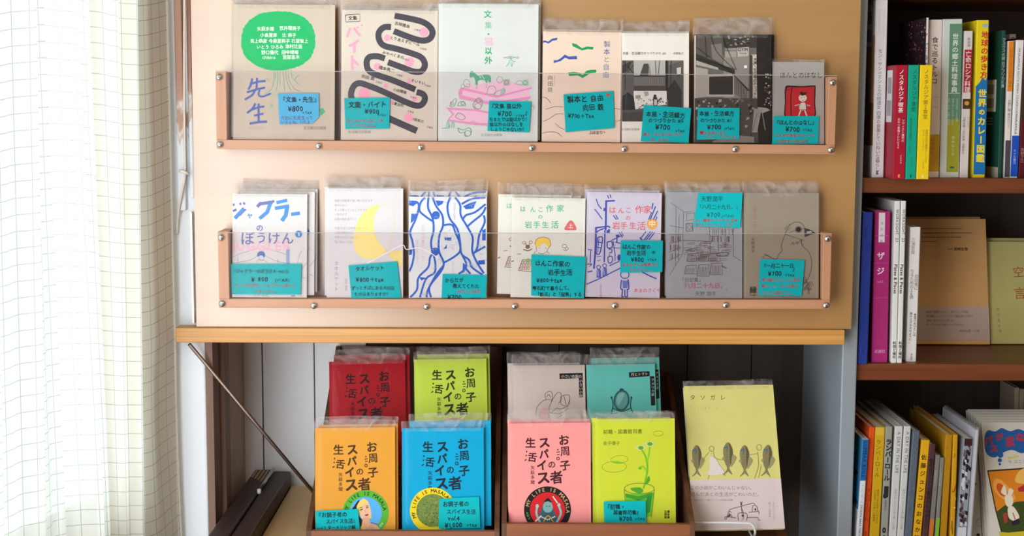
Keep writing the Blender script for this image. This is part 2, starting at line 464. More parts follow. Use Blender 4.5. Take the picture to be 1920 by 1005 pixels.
m = MB(); m.box(W(327, 100, yb1).x, W(342, 100, yb1).x, yb1, YF, W(335, 395, yb1).z, 1.75, M_BARE, .002)
m.box(W(349, 100, yb1).x, W(357.5, 100, yb1).x, yb1 + .003, YF, W(335, 372, yb1).z, 1.75, M_BARE, .002); struct('trim_2', m)
m = MB(); m.box(W(358.5, 500, yb1).x, W(362, 500, yb1).x, yb1, YF, W(360, 606, yb1).z, W(360, 398, yb1).z, metal('hinge_bronze', 'b0a08c', .4)); struct('trim_3', m)
# corner battens and pipes inside the recess, left side
m = MB(); m.box(xpr, xpr + .010, YF + .002, YF + .05, ZD - .1, ZPB, M_BROWN); m.box(xpr, xpr + .016, YF + .055, YF + .09, ZD - .1, ZPB, M_BROWN)
m.box(xpr, xpr + .004, YF + .05, YB, ZD - .1, ZPB, paper('b9a797', .6, .06)); struct('wall_left', m)
# back wall of painted boards, then dark boards
m = MB(); xs = [xpr - .02, W(420, 760, YB).x, W(493, 760, YB).x, W(590, 760, YB).x, W(688, 760, YB).x]
for a, b in zip(xs[:-1], xs[1:]): m.box(a + .0012, b - .0012, YB, YB + .02, 0, ZPB + .3, M_WHITE)
m.box(xs[0], xs[-1], YB + .012, YB + .03, 0, ZPB + .3, M_BROWN); struct('wall_back', m)
xpi = W(1578, 700, YF).x; xpo = W(1606.5, 700, YF).x
m = MB(); n = 7; a0 = xs[-1]; st = (xpi + .02 - a0) / n
for i in range(n): m.box(a0 + i * st + .0008, a0 + (i + 1) * st - .0008, YB, YB + .03, 0, ZPB + .3, M_DARK)
m.box(a0, xpi + .02, YB + .03, YB + .04, 0, ZPB + .3, M_DARK); m.box(a0 - .004, a0 + .004, YB + .006, YB + .035, 0, ZPB + .3, M_DARK); struct('wall_rear', m)
# blue-grey pillar between recess and bookcase
m = MB(); m.box(xpi, xpo, YF, .36, 0, 2.2, M_GREY, .002); struct('trim_4', m)

# window: jamb, frame, glass and the sill below
CD = Vector((-.309, -.951, 0)); CN = Vector((.951, -.309, 0)); CP = Vector((W(321.5, 500, 0).x, 0, 0))
def wallbox(mb, t0, t1, d0, d1, z0, z1, mt):
    """block along the window wall: t toward the room's front, d behind the curtain line"""
    P = [CP + CD * t - CN * d for t, d in ((t0, d0), (t1, d0), (t1, d1), (t0, d1))]
    mb.prism([(p.x, p.y) for p in P], mt, 'z', z0, z1)
M_JAMB = paper('e9dfc6', .7, .04)
m = MB(); wallbox(m, -.028, .056, .016, .16, .4, 2.2, M_JAMB); struct('wall_jamb', m)
m = MB(); wallbox(m, .0565, .9, .045, .16, 0, .78, M_JAMB); struct('wall_window', m)
m = MB(); wf = paper('e8eaea', .5, .03)
wallbox(m, .0565, .09, .075, .115, .78, 2.1, wf); wallbox(m, .30, .33, .075, .115, .78, 2.1, wf); wallbox(m, .86, .9, .075, .115, .78, 2.1, wf)
wallbox(m, .0565, .9, .075, .115, .78, .82, wf); wallbox(m, .0565, .9, .075, .115, 2.06, 2.1, wf)
win = struct('window_1', m)
m = MB(); wallbox(m, .09, .86, .093, .097, .82, 2.06, clear('window_glass', .04, 'f6fbfb', .03)); m.build('pane', win)
# blue lettering stuck on the pane, only its right edge in the picture
gf = Fr(CP + CD * .60 - CN * .090 + Vector((0, 0, 1.0)), -CD, (0, 0, 1))
A = Art(gf, .0004, 5)
for ch, y in (('本', 28), ('屋', 78), ('水', 134), ('曜', 176)): A.G(ch, 2, y, 38, '4a64c0', 4, .02)
A.build('window_lettering', win, 'blue lettering on the pane')

# sheer checked curtain
def curtain():
    nu, nv = 165, 26; t0, t1 = -.004, .47; z0, z1 = .55, 1.95
    V = []; UVs = []; prev = None; u = 0; cols = []
    for i in range(nu + 1):
        t = t0 + (t1 - t0) * i / nu
        amp = min(1, max(0, (t - .05) / .05))
        d = amp * (.011 * math.sin(t * 62 + 1.0) + .007 * math.sin(t * 141 + .5) + .004 * math.sin(t * 260))
        cols.append((t, d))
        if prev: u += math.hypot(t - prev[0], d - prev[1])
        prev = (t, d); ucur = u
        for j in range(nv + 1):
            z = z0 + (z1 - z0) * j / nv; s = (1.35 - z)
            tt = t + s * .030 * math.sin(t * 20 + .3) * amp - (.010 * max(0, s - .25) * (1 if t < .06 else 0))
            dd = d * (1 + .5 * s * math.sin(t * 33)) + (.006 * math.sin(z * 11 + 1) * math.exp(-((t - .03) / .03) ** 2) if z < 1.0 else 0)
            p = CP + CD * tt + CN * dd
            V.append((p.x, p.y, z)); UVs.append((ucur, z + .012 * math.sin(t * 18)))
    F = [(i * (nv + 1) + j, (i + 1) * (nv + 1) + j, (i + 1) * (nv + 1) + j + 1, i * (nv + 1) + j + 1) for i in range(nu) for j in range(nv)]
    m = bpy.data.materials.new('sheer_check_cloth'); m.use_nodes = True; nt = m.node_tree; N = nt.nodes.new; Lk = nt.links.new
    nt.nodes.remove(nt.nodes['Principled BSDF']); out = nt.nodes['Material Output']
    uv = N('ShaderNodeUVMap'); sp = N('ShaderNodeSeparateXYZ'); Lk(uv.outputs[0], sp.inputs[0])
    fs = []
    for ax, wd_ in ((0, .05), (1, .055)):
        dv = N('ShaderNodeMath'); dv.operation = 'DIVIDE'; dv.inputs[1].default_value = .0198; Lk(sp.outputs[ax], dv.inputs[0])
        fr_ = N('ShaderNodeMath'); fr_.operation = 'FRACT'; Lk(dv.outputs[0], fr_.inputs[0])
        lt = N('ShaderNodeMath'); lt.operation = 'LESS_THAN'; lt.inputs[1].default_value = wd_; Lk(fr_.outputs[0], lt.inputs[0]); fs.append(lt)
    mxm = N('ShaderNodeMath'); mxm.operation = 'MAXIMUM'; Lk(fs[0].outputs[0], mxm.inputs[0]); Lk(fs[1].outputs[0], mxm.inputs[1])
    cm = N('ShaderNodeMix'); cm.data_type = 'RGBA'; cm.inputs[6].default_value = lin('f2f1ec'); cm.inputs[7].default_value = lin('bdbfba'); Lk(mxm.outputs[0], cm.inputs[0])
    tl = N('ShaderNodeBsdfTranslucent'); df = N('ShaderNodeBsdfDiffuse'); tr = N('ShaderNodeBsdfTransparent')
    Lk(cm.outputs[2], tl.inputs[0]); Lk(cm.outputs[2], df.inputs[0])
    m1 = N('ShaderNodeMixShader'); m1.inputs[0].default_value = .5; Lk(tl.outputs[0], m1.inputs[1]); Lk(df.outputs[0], m1.inputs[2])
    m2 = N('ShaderNodeMixShader'); m2.inputs[0].default_value = .22; Lk(m1.outputs[0], m2.inputs[1]); Lk(tr.outputs[0], m2.inputs[2]); Lk(m2.outputs[0], out.inputs[0])
    o = mesh('sheer_curtain', V, F, m, smooth=True)
    uvl = o.data.uv_layers.new(name='UVMap')
    for lp in o.data.loops: uvl.data[lp.index].uv = UVs[lp.vertex_index]
    tagit(o, 'sheer white checked curtain hanging over the bright window', 'curtain')
    # stitched hem along the free edge
    hm = MB(); P = [V[4 * (nv + 1) + j] for j in range(0)]
    hv = [V[j] for j in range(nv + 1)]
    hm.tube([Vector(p) + CN * .001 for p in hv], .0016, ink('cfc9b8', .8), 6); hm.build('hem', o, smooth=True)
    return o
curtain()

# white cord tied down the post
m = MB(); cy = .004
P = [W(346, -20, cy), W(345.5, 120, cy), W(346, 240, cy), W(347, 322, cy), W(342, 355, cy), W(335, 395, cy + .006), W(331.5, 440, cy + .014)]
P2 = smoothline([(p.x, p.y, p.z) for p in P], 6)
m.tube([Vector(tuple(p)) for p in P2], .0017, ink('e4d8cb', .7), 8)
cordo = m.build('wall_cable', None, smooth=True); tagit(cordo, 'thin pale cord running down the peeling post beside the board', 'cable')
m = MB(); a = W(338, 320, .008); b = W(356, 326, .008); m.tube([a + Vector((0, -.004, 0)), (a + b) / 2 + Vector((0, -.009, .001)), b + Vector((0, -.004, 0))], .0022, ink('ece6dc', .6), 8); m.build('cord_clip', cordo, smooth=True)
# tan pipe in the recess corner and a thinner one next to it
def pipe(pts, y, r, c, name, label, sub=True):
    mm = MB(); mm.tube([W(px, py, y) for px, py in pts], r, paper(c, .5, .05), 10)
    o = mm.build(name, None, smooth=True); tagit(o, label, 'pipe'); return o
o = pipe([(411, 647), (416, 700), (421, 760), (420, 830), (416, 900), (414, 1030)], .125, .0052, 'c9a98c', 'wall_pipe', 'tan cable pipe bending down the recess corner left of the white boards')
o = pipe([(402, 647), (404, 760), (406, 900), (409, 1030)], .108, .0034, 'a58872', 'wall_pipe', 'thin brown pipe down the recess corner nearest the peeling post')

# ================================================================== board, plank, racks
M_BOARD = wood('pale_veneer', 'a8783a', 'b28445', 'x', 26, 1.1, .48, 'ac7e3f')
_b = M_BOARD.node_tree.nodes['Principled BSDF']; _b.inputs['Coat Weight'].default_value = 1.0; _b.inputs['Coat Roughness'].default_value = .31; _b.inputs['Coat IOR'].default_value = 1.85
tl, tr_, br_, bl_ = W(356.5, -60, 0), W(1616, -60, 0), W(1595.8, 618.5, 0), W(368.6, 612.5, 0)
V = [(p.x, 0, p.z) for p in (bl_, br_, tr_, tl)] + [(p.x, .0195, p.z) for p in (bl_, br_, tr_, tl)]
V[0] = (V[0][0], 0, ZP + .0004); V[4] = (V[4][0], .0195, ZP + .0004); V[1] = (V[1][0], 0, ZP + .0004); V[5] = (V[5][0], .0195, ZP + .0004)
o = mesh('display_board', V, [(0, 1, 2, 3), (7, 6, 5, 4), (0, 4, 5, 1), (1, 5, 6, 2), (2, 6, 7, 3), (3, 7, 4, 0)], M_BOARD)
tagit(o, 'large pale wooden board carrying the two book racks', 'board')

M_PINE = wood('pine_plank', 'bd8037', 'd2a058', 'x', 300, 2.2, .45, 'c88f46')
m = MB(); x0 = W(328.5, 628, -.008).x; x1 = W(1584, 634, -.008).x
m.box(x0, x1, -.008, .0205, ZPB, ZP, M_PINE, .0012); m.box(xpr + .0005, xpi - .0005, .0205, YB - .001, ZPB, ZP - .0005, M_PINE)
o = m.build('shelf_plank'); tagit(o, 'long pine plank shelf under the display board', 'shelf')
m = MB(); sp_ = [W(355, 645, -.004), W(575, 908, .13)]; sp_[0].z = min(sp_[0].z, ZPB - .003)
sp_.append(sp_[1] + (sp_[1] - sp_[0]).normalized() * .030)
m.tube(sp_, .0028, metal('stay_rod', '8f7c72', .45), 10); o = m.build('stay_rod', None, smooth=True)
tagit(o, 'slim metal stay rod slanting down from the plank to the recess back', 'rod')

M_RAIL = wood('rail_wood', 'd0986f', 'dcab85', 'x', 70, 3, .5)
M_RAILV = wood('rail_wood_upright', 'd0986f', 'dcab85', 'z', 70, 3, .5)
RD = .042
def rack(bl, br, stl, str_, acl, rail_h, screws, label, crack=None):
    f = face_frame(bl, br, stl, -RD, -RD)
    f.up = Vector((0, 0, 1)); f.ex = Vector((f.ex.x, 0, f.ex.z)).normalized(); f.up = Vector((0, -1, 0)).cross(f.ex) * 1; f.up = f.up if f.up.z > 0 else -f.up
    f.ey = Vector((0, 1, 0)); w = f.w
    root = empty('book_rack', f.mat(), label, 'rack', 'wooden book racks with acrylic fronts')
    m = MB(); m.box(.0, w, 0, RD - .0002, 0, rail_h, M_RAIL, .0008); m.build('ledge', root)
    sl = f.loc(*stl); sr = f.loc(*str_)
    m = MB(); m.box(0, .0145, 0, RD - .0002, rail_h, sl[1], M_RAILV, .0008); m.build('side_rail', root)
    m = MB(); m.box(w - .0113, w, 0, RD - .0002, rail_h, sr[1], M_RAILV, .0008); m.build('side_rail', root)
    za = f.loc(*acl)[1]
    m = MB(); m.box(.0005, w - .0005, -.0022, -.0002, .0006, za, ACRYL)
    ac = m.build('acrylic_panel', root)
    m = MB(); m.box(.0005, w - .0005, -.00225, -.00015, za - .0007, za + .0001, clear('acrylic_edge', .30, 'd8dada', .3)); m.build('panel_edge', ac)
    for px, py in screws:
        x, z = f.loc(px, py); sm = MB(); n = 14; R = .0045
        rings = [(R, 0), (R * .93, .0011), (R * .7, .0021), (R * .35, .0027)]
        V = [(x + r * math.cos(2 * math.pi * k / n), -.0023 - d, z + r * math.sin(2 * math.pi * k / n)) for r, d in rings for k in range(n)] + [(x, -.0052, z)]
        Fc = [(i * n + k, i * n + (k + 1) % n, (i + 1) * n + (k + 1) % n, (i + 1) * n + k) for i in range(3) for k in range(n)] + [(3 * n + k, 3 * n + (k + 1) % n, 4 * n) for k in range(n)]
        sm.add(V, Fc, SCREW); s = sm.build('screw', root, smooth=True)
        A = rnd.uniform(0, 1.5); sm = MB()
        for aa in (A, A + math.pi / 2):
            c, q = math.cos(aa), math.sin(aa); l, ww = .0019, .0004
            sm.add([(x + u * l * c - v * ww * q, -.00535, z + u * l * q + v * ww * c) for u, v in ((-1, -1), (1, -1), (1, 1), (-1, 1))], [(0, 1, 2, 3)], ink('3a3c40', .6))
        sm.build('cross_slot', s)
    if crack:
        A = Art(Fr(f.O - f.ey * .0023, f.ex, f.up), .00005)
        A.S(crack, 1.6, 'efe9ea'); A.build('scratch', ac)
    return f
RT = rack((406, 279.5), (1565, 289.5), (405, 134), (1566, 144), (980, 136.5), .0128,
     [(411.5, 144.5), (413, 270.5), (598, 273.5), (789, 276.5), (997, 277.5), (1170, 279.5), (1378, 279.5), (1557.5, 281), (1560.5, 155)],
     'upper acrylic-fronted wooden rack, holding the taller cream and white booklets', None)
RB = rack((411, 577.5), (1556, 579.5), (409, 434), (1559, 438), (980, 436.5), .0128,
     [(415, 445.5), (417, 569), (589, 573), (800, 575), (965, 574), (1152, 573), (1360, 572), (1548, 572.5), (1551, 447.5)],
     'lower acrylic-fronted wooden rack just above the pine plank', [(688, 494), (722, 476), (754, 460), (762, 468), (785, 465), (806, 474), (820, 484)])

# ================================================================== tables in the recess
M_TABLE = wood('table_wood', 'cfa768', 'ddbb80', 'y', 40, 2, .5)
M_TABLE2 = wood('brown_table_wood', '6a3d22', '85512f', 'y', 50, 2, .5)
m = MB(); xt0 = W(545, 883, .275).x + .0012; xt1 = .262
pieces = [(xt0, .253, M_TABLE, 'low_table', 'pale wooden table top under the two dark display boxes', 'table', .0),
          (.2545, WZ(1470, 992, ZD + .004).x, M_TABLE2, 'low_stool', 'brown wooden stool top under the yellow fish-cover book', 'stool', .004)]
for a, b, mt, nm, lb, ct, dz in pieces:
    r = empty(nm, Matrix.Translation(((a + b) / 2, .08, 0)), lb, ct); hw = (b - a) / 2
    m = MB(); m.box(-hw, hw, -.24, .195, ZD + dz - .03, ZD + dz, mt, .001); m.build('tabletop', r)
    for sx in (-1, 1):
        for yy in (-.22, .17):
            m = MB(); m.box(sx * hw - .02 * (sx > 0) + .0 , sx * hw + .02 * (sx < 0), yy - .02, yy + .02, 0, ZD + dz - .03, M_TABLE2); m.build('leg', r)
# two dark timbers of a folded trestle, with a wire hasp over them
M_TIMBER = wood('dark_timber', '2c1c19', '402b26', 'y', 60, 2, .55)
zt = WZ(480, 880, ZD + .008).z
def timber(pxl, pxr, py, label, dz=0.0):
    a = W(pxl, py, .275); b = W(pxr, py, .275)
    r = MB(); r.box(a.x, b.x, -.45, .275, a.z - .055, a.z, M_TIMBER, .0025); o = r.build('timber'); tagit(o, label, 'timber'); o['group'] = 'dark timbers beside the table'
    return o, a, b
o1, a1, b1 = timber(478, 511, 880, 'left one of two dark brown timbers beside the pale table')
o2, a2, b2 = timber(513, 545, 883, 'right one of two dark brown timbers, against the pale table')
for o, a, b in ((o1, a1, b1),):
    A = MB()
    for k in range(4): A.box(a.x + .003 + k * .006, a.x + .006 + k * .006, .225 - k * .008, .271, a.z + .0001, a.z + .0003, ink('b59a72', .7))
    A.build('worn_patch', o)['label'] = 'pale scraped marks at the end'
for o in (o1, o2):
    zf = o.data.vertices[0].co.z
    v = [q.co for q in o.data.vertices]; xa, xb = min(q.x for q in v), max(q.x for q in v); zb = min(q.z for q in v)
    for yy in (-.40, .15):
        lg = MB(); lg.box(xa + .004, xb - .004, yy, yy + .03, 0, zb, M_TIMBER); lg.build('leg', o)
zz = a1.z + .0045
V0 = [WZ(486, 918, zz), WZ(497, 902, zz), WZ(513, 879, zz)]
m = MB(); m.tube(V0, .0030, metal('hasp_steel2', 'a4a69f', .35), 8); m.tube([V0[0] + Vector((0, 0, .001)), V0[0] - Vector((0, 0, .006))], .0034, ink('dfe2e0', .4), 8)
o = m.build('wire_hasp', None, smooth=True); tagit(o, 'small steel wire hasp lying across the dark timbers', 'hasp')

# ================================================================== stepped display boxes
M_BOX = wood('dark_box_wood', '4e2f1e', '6e452c', 'z', 60, 3, .5)
M_BOXL = wood('box_lip_wood', '7d4526', '955934', 'x', 60, 3, .5)
def display_box(bl, br, top, right_top, label, y0=-.085):
    ym = (bl[1] + br[1]) / 2; B = W(bl[0], ym, y0); z0 = B.z; R = W(br[0], ym, y0)
    ex = Vector((1, 0, 0)); f = Fr(B, ex, (0, 0, 1)); w = (R - B).length; f.w = w
    # where the side's slanted edge meets the plank, found on the side's own plane
    side = f.O + (f.ex * w if right_top else Vector()); d = ray(*top); nrm = f.ex
    t = (side - EYE).dot(nrm) / d.dot(nrm); P = EYE + d * t - f.O
    yT, zT = P.dot(f.ey), P.z
    zb = ZD - z0 + .0004; yd = min(yT + .03, .36); th = .0070
    root = empty('display_box', f.mat(), label, 'display box', 'dark wooden stepped display boxes')
    yd = YB - .012 - max(B.y, R.y)
    yT = min(yT, yd - .01)
    prof = [(0, zb), (yd, zb), (yd, zT), (yT, zT), (.004, .004), (0, 0)]
    for a in (0, w - th):
        m = MB(); m.prism(prof, M_BOX, 'x', a, a + th); m.build('side_panel', root)
    m = MB(); m.box(th, w - th, 0, .008, zb, 0, M_BOXL); m.build('front_lip', root)
    m = MB(); m.box(th, w - th, yd - .006, yd, zb, zT, M_BOX); m.build('back_panel', root)
    m = MB(); m.box(th, w - th, .008, yd - .006, zb, zb + .006, M_BOX); m.build('base', root)
    zs = W(770, 876, .035).z - z0
    m = MB(); m.box(th, w - th, .105, yd - .006, zb + .006, zs - .008, M_BOX); m.build('step', root)
    print('BOX', label, 'w', w, 'yT', yT, 'zT', zT, 'yR', R.y, 'zb', zb)
    return f
BL_ = display_box((574, 1000.5), (936.5, 990), (630, 650), False, 'left dark wooden display box, holding the red, lime, orange and blue booklets')
BR_ = display_box((940.5, 986.5), (1303, 978), (1258, 706), True, 'right dark wooden display box, holding the pink and yellow-green booklets')
# ================================================================== booklets in the upper rack
YF1, YT1 = -.034, -.017
def front(bl, br, tl, t, col, name, label, group, yb=YF1, yt=YT1, spine='r', flap=0.0, back=None, seed=0, ybr=None):
    f = face_frame(bl, br, tl, yb, yt, ybr); R = RT if group == GU else RB; sl = R.ex.z / R.ex.x
    need = 0
    for x in (0, f.w):
        for y in (0, t):
            p = f.O + f.ex * x + f.ey * y; need = max(need, R.O.z + (p.x - R.O.x) * sl + RAIL_H + .0004 - p.z)
    f.O = f.O + f.up * need; f.h -= need
    root, cov = paperback(f, t, paper(col, .5, .025) if isinstance(col, str) else col, name, label, group, spine=spine, back=back)
    return f, root, cov
LEAD = '2a2a2c'; RAIL_H = .0128
GU = 'booklets in the upper rack'; GL = 'booklets in the lower rack'

# 1 green tree
f, b, cv = front((437, 262.5), (627, 264), (426, 8), .004, 'ccbda8', 'booklet', 'cream booklet with big round green tree and blue brush title, leftmost of upper rack', GU)
A = Art(f, seed=1); pts = []
r_ = random.Random(3)
for i in range(120):
    a = 2 * math.pi * i / 120; k = 1 + r_.uniform(-.016, .016)
    pts.append((522 + 69.5 * k * math.copysign(abs(math.cos(a)) ** .9, math.cos(a)), 76 + 55 * k * math.copysign(abs(math.sin(a)) ** .86, math.sin(a))))
TG = '12b464'
A.P(pts, TG)
for i in range(60):
    a = math.pi * (.05 + .9 * i / 60); A.S([(522 + 66 * math.cos(a), 74 + 53 * math.sin(a)), (522 + 70 * math.cos(a + .03), 76 + 57 * math.sin(a))], 2, TG, sm=False)
for s, x, y in (('矢萩多聞', 482, 54), ('笠井瑠美子', 524, 53), ('小島寛彦', 488, 66), ('辻 麻子', 529, 66), ('吉上恭彦 今泉里莉子 石堂智上', 469, 77), ('いとう ひろみ', 481, 88), ('津村辻造', 535, 87), ('野口倫代', 490, 98.5), ('田中靖曜', 528, 98), ('chihiro', 492, 107.5), ('宮部直木', 530, 107)):
    A.T(s, x, y, 8.4, 'f1f7ec', w=.012, jit=.5, sx=.95)
tree = A.build('tree_illustration', cv)
A = Art(f, seed=2); g1 = '6db88e'
for P in ([(512, 131), (514, 150), (508, 168), (496, 176)], [(520, 131), (521, 152), (517, 172)], [(530, 131), (532, 150), (534, 170)], [(540, 131), (542, 150), (552, 166), (566, 172)], [(545, 131), (549, 146), (562, 160)], [(535, 131), (538, 152), (546, 170)], [(525, 131), (525, 160)], [(516, 133), (517, 148)], [(552, 150), (560, 140)], [(505, 152), (498, 146)]):
    A.S(P, 1.2, g1)
for i in range(26):
    x = r_.uniform(492, 600); y = r_.uniform(168, 214); A.S([(x, y), (x + r_.uniform(3, 8), y - r_.uniform(0, 4)), (x + r_.uniform(8, 14), y + r_.uniform(-2, 4))], .7, 'a3c9a8')
A.P([(597, 206), (606, 202), (610, 210), (602, 217)], '59b57f'); A.P([(505, 196), (512, 194), (510, 202)], '8cc79f')
A.build('trunk_drawing', cv)
A = Art(f, seed=3); bl_c = '4a60ad'
A.S([(473, 147), (470, 160), (465, 168)], 4.2, bl_c).S([(468, 158), (486, 153), (498, 152)], 4, bl_c).S([(482, 146), (481, 168)], 4, bl_c).S([(463, 173), (480, 168), (497, 164)], 4, bl_c).S([(478, 169), (473, 178), (459, 187)], 4, bl_c).S([(487, 168), (485, 178), (493, 181), (508, 175)], 3.6, bl_c)
A.S([(479, 194), (473, 204), (463, 212)], 4.2, bl_c).S([(471, 206), (486, 201), (496, 200)], 4, bl_c).S([(485, 194), (485, 229)], 4.2, bl_c).S([(476, 217), (494, 213)], 3.8, bl_c).S([(468, 232), (485, 229), (501, 228)], 4.4, bl_c)
A.T('SENSEI', 466, 239.5, 5.5, '8a8578', sp=1.7); A.T('生活綴方出版部', 569, 240, 6.4, '6f6a60', sx=.95)
A.build('title_lettering', cv)
sleeve(b, f, .004, .012, seed=1)
F1 = f
behind(b, f, [(-.004, .003, .0078, 'cream tree booklet standing hidden behind the front copy with the blue brush title')], GU)
card(f, .0028, [(521, 175), (597.7, 175), (598, 219), (586, 231), (524, 233)], 'price card coloured light blue for window light, with curled corner on the green tree booklet',
     [('『文集・先生』', 525, 187, 11.5), ('¥800', 540, 203.5, 13.5), ('＋TAX', 566, 211.5, 6.5)], [('だれにも先生って', 527, 221, 8.2), ('いるよね。いたよ', 527, 229, 7.5)], mat=CARD_LIT, seed=4, redcol='5a5a86')

# 2 black winding road
f, b, cv = front((639, 264), (819.3, 265.8), (629, 18), .004, 'd8cbba', 'booklet', 'cream booklet with black winding road and pink dots, second in upper rack', GU, yb=-.0335)
A = Art(f, seed=5); RD1 = '46434a'
def px2(x, y): return (620 + x * .2887, y * .2887)
def road(pts, w=11.5): A.S([px2(*p) for p in pts], w, RD1)
road([(415, 102), (500, 118), (590, 140), (640, 170), (662, 210), (645, 250), (600, 264), (530, 248), (410, 202)])
road([(392, 176), (345, 178), (312, 215), (318, 265), (350, 298), (430, 318), (530, 348), (590, 375), (612, 420), (590, 462), (540, 465), (470, 440), (372, 404)])
road([(352, 380), (300, 365), (250, 372), (233, 410), (250, 460), (310, 490), (400, 520), (550, 582)])
road([(558, 598), (600, 612), (612, 645), (590, 680), (550, 685), (470, 655), (330, 590), (240, 555), (185, 540), (150, 560), (132, 610), (140, 650)])
road([(200, 680), (300, 735), (390, 775), (560, 850)], 12.5)
A.build('road_illustration', cv)
A = Art(f, seed=6); pk = 'f5a3ba'
for x, y, r in ((605, 210, 30), (368, 246, 22), (513, 403, 31), (304, 432, 24), (513, 524, 16), (360, 558, 15), (545, 645, 16), (390, 665, 14), (220, 610, 40), (505, 762, 29)):
    A.E(*px2(x, y), r * .2887, r * .2887, pk)
P = [px2(x, y) for x, y in ((95, 98), (190, 91), (190, 138), (97, 143))]; A.S(P, 1.3, LEAD, True, False)
A.T('文集', *px2(143, 118), 8.5, LEAD, a='c', w=.02, rot=-2)
A.S([px2(128, 182), px2(106, 240)], 5, pk).S([px2(150, 180), px2(192, 235)], 5, pk).S([px2(172, 172), px2(180, 182)], 3, pk).S([px2(196, 160), px2(208, 170)], 3, pk)
A.S([px2(180, 262), px2(150, 285), px2(118, 298)], 5, pk).S([px2(152, 285), px2(154, 345)], 5, pk)
A.S([px2(138, 360), px2(141, 455)], 5, pk).S([px2(142, 388), px2(182, 425)], 5, pk)
A.build('title_lettering', cv)
A = Art(f, seed=7)
for s, x, y, z in (('吉祥雅典', 415, 150, 7.4), ('とりあえずビール', 385, 243, 7.2), ('みやべくまの', 335, 340, 7), ('橋本亮二', 312, 436, 7.6), ('向田 鉄', 200, 492, 7.6), ('そいそい', 522, 520, 6.8), ('小谷輝美', 405, 580, 6.6), ('日置加祀', 388, 665, 6.6), ('中岡祐介', 518, 770, 6.6)):
    A.T(s, *px2(x, y), z, LEAD, rot=14, w=.02, jit=.7)
for x, y in ((540, 190), (580, 312), (467, 382), (425, 485), (292, 530), (608, 552), (515, 628), (498, 720), (622, 822)):
    a_, b_ = px2(x, y); A.T('文筆家', a_, b_, 4.3, '55504f', rot=14)
A.T('生活綴方出版部', *px2(112, 857), 6.2, '6f6a60')
A.build('names_lettering', cv)
sleeve(b, f, .004, .011, seed=2)
behind(b, f, [(.001, .0035, .0078, 'cream winding-road booklet, its yellowed top edge showing behind the front copy')], GU)
card(f, .0028, [(645.4, 184), (731, 182.5), (729.7, 241), (647.4, 242)], 'turquoise price card on the booklet with the black winding road',
     [('文集・バイト', 653, 196, 13), ('¥900', 684, 209, 13), ('＋TAX', 707, 216, 6)], [('みんないろんなことを', 650, 226, 7.6), ('やってきたよね。', 655, 235.5, 7.4)], seed=5)

# 3 white with animals on pink books
f, b, cv = front((821, 265.8), (1008, 267), (819.5, 7), .0045, 'd9dcd6', 'booklet', 'white booklet with green animals on big pink books, third in upper rack', GU, yb=-.0345)
def p3(x, y): return (810 + x * .2887, y * .2887)
A = Art(f, seed=8); gt = '3fae77'
A.G('文', *p3(362, 92), 15, gt, w=.02).G('集', *p3(366, 165), 14, '74bb92', w=0).G('・', *p3(367, 222), 14, gt, w=.02).G('猫', *p3(368, 270), 17, 'f0b6cc', w=.005).G('以', *p3(366, 330), 14.5, gt, w=.025).G('外', *p3(366, 392), 15, gt, w=.025)
A.T('生活綴方出版部', *p3(316, 876), 5.8, '9aa096'); A.build('title_lettering', cv)
A = Art(f, seed=9); pb = 'f3c3d8'; pbd = 'e99cc2'
A.P([p3(*q) for q in ((180, 572), (440, 520), (650, 565), (625, 600), (640, 640), (400, 680), (180, 640))], pb)
A.P([p3(*q) for q in ((180, 572), (205, 568), (420, 622), (645, 566), (650, 575), (420, 636), (200, 585), (195, 620), (395, 665), (640, 625), (640, 642), (395, 685), (178, 642), (170, 605))], pbd)
A.P([p3(*q) for q in ((90, 700), (280, 710), (370, 730), (360, 815), (280, 810), (100, 780), (140, 740))], pb)
A.P([p3(*q) for q in ((90, 698), (280, 708), (372, 726), (372, 738), (280, 722), (120, 712), (145, 740), (110, 776), (280, 798), (362, 800), (360, 818), (270, 812), (95, 786), (130, 742))], pbd)
A.build('pink_books_illustration', cv)
A = Art(f, seed=10); ga = '63b08a'; gl = '8aa79a'
A.PS([p3(*q) for q in ((250, 465), (262, 462), (280, 475), (300, 490), (350, 485), (380, 495), (383, 535), (370, 540), (362, 520), (360, 570), (348, 570), (345, 525), (300, 525), (298, 572), (284, 572), (280, 520), (268, 500), (250, 505), (245, 490))], ga)
A.S([p3(312, 470), p3(340, 515)], 1, 'eef0ea').S([p3(300, 480), p3(318, 508)], 1, 'eef0ea')
def blob(pts, col=gl, w=.9, cl=True): A.S([p3(*q) for q in pts], w, col, cl)
A.O(*p3(225, 540), 6, 7, .9, gl).O(*p3(235, 556), 4, 3.5, .9, 'd88aa8').O(*p3(200, 560), 3.5, 4, .9, gl)
A.O(*p3(440, 518), 5.5, 6, .9, gl); A.P([p3(462, 515), p3(505, 512), p3(506, 556), p3(463, 558)], 'a7c9b5'); A.O(*p3(484, 536), 3.4, 4, 1.6, 'd8708a')
A.P([p3(590, 520), p3(625, 515), p3(630, 556), p3(592, 558)], 'b4cfc0'); blob([(540, 545), (560, 525), (585, 530), (585, 552)]); A.O(*p3(605, 538), 4, 4, 1, ga)
blob([(355, 610), (370, 565), (400, 560), (415, 585), (400, 610)]); blob([(400, 615), (430, 590), (470, 580), (468, 605), (430, 622)], ga); A.PS([p3(*q) for q in ((440, 612), (460, 570), (470, 575), (466, 600))], 'a7c9b5')
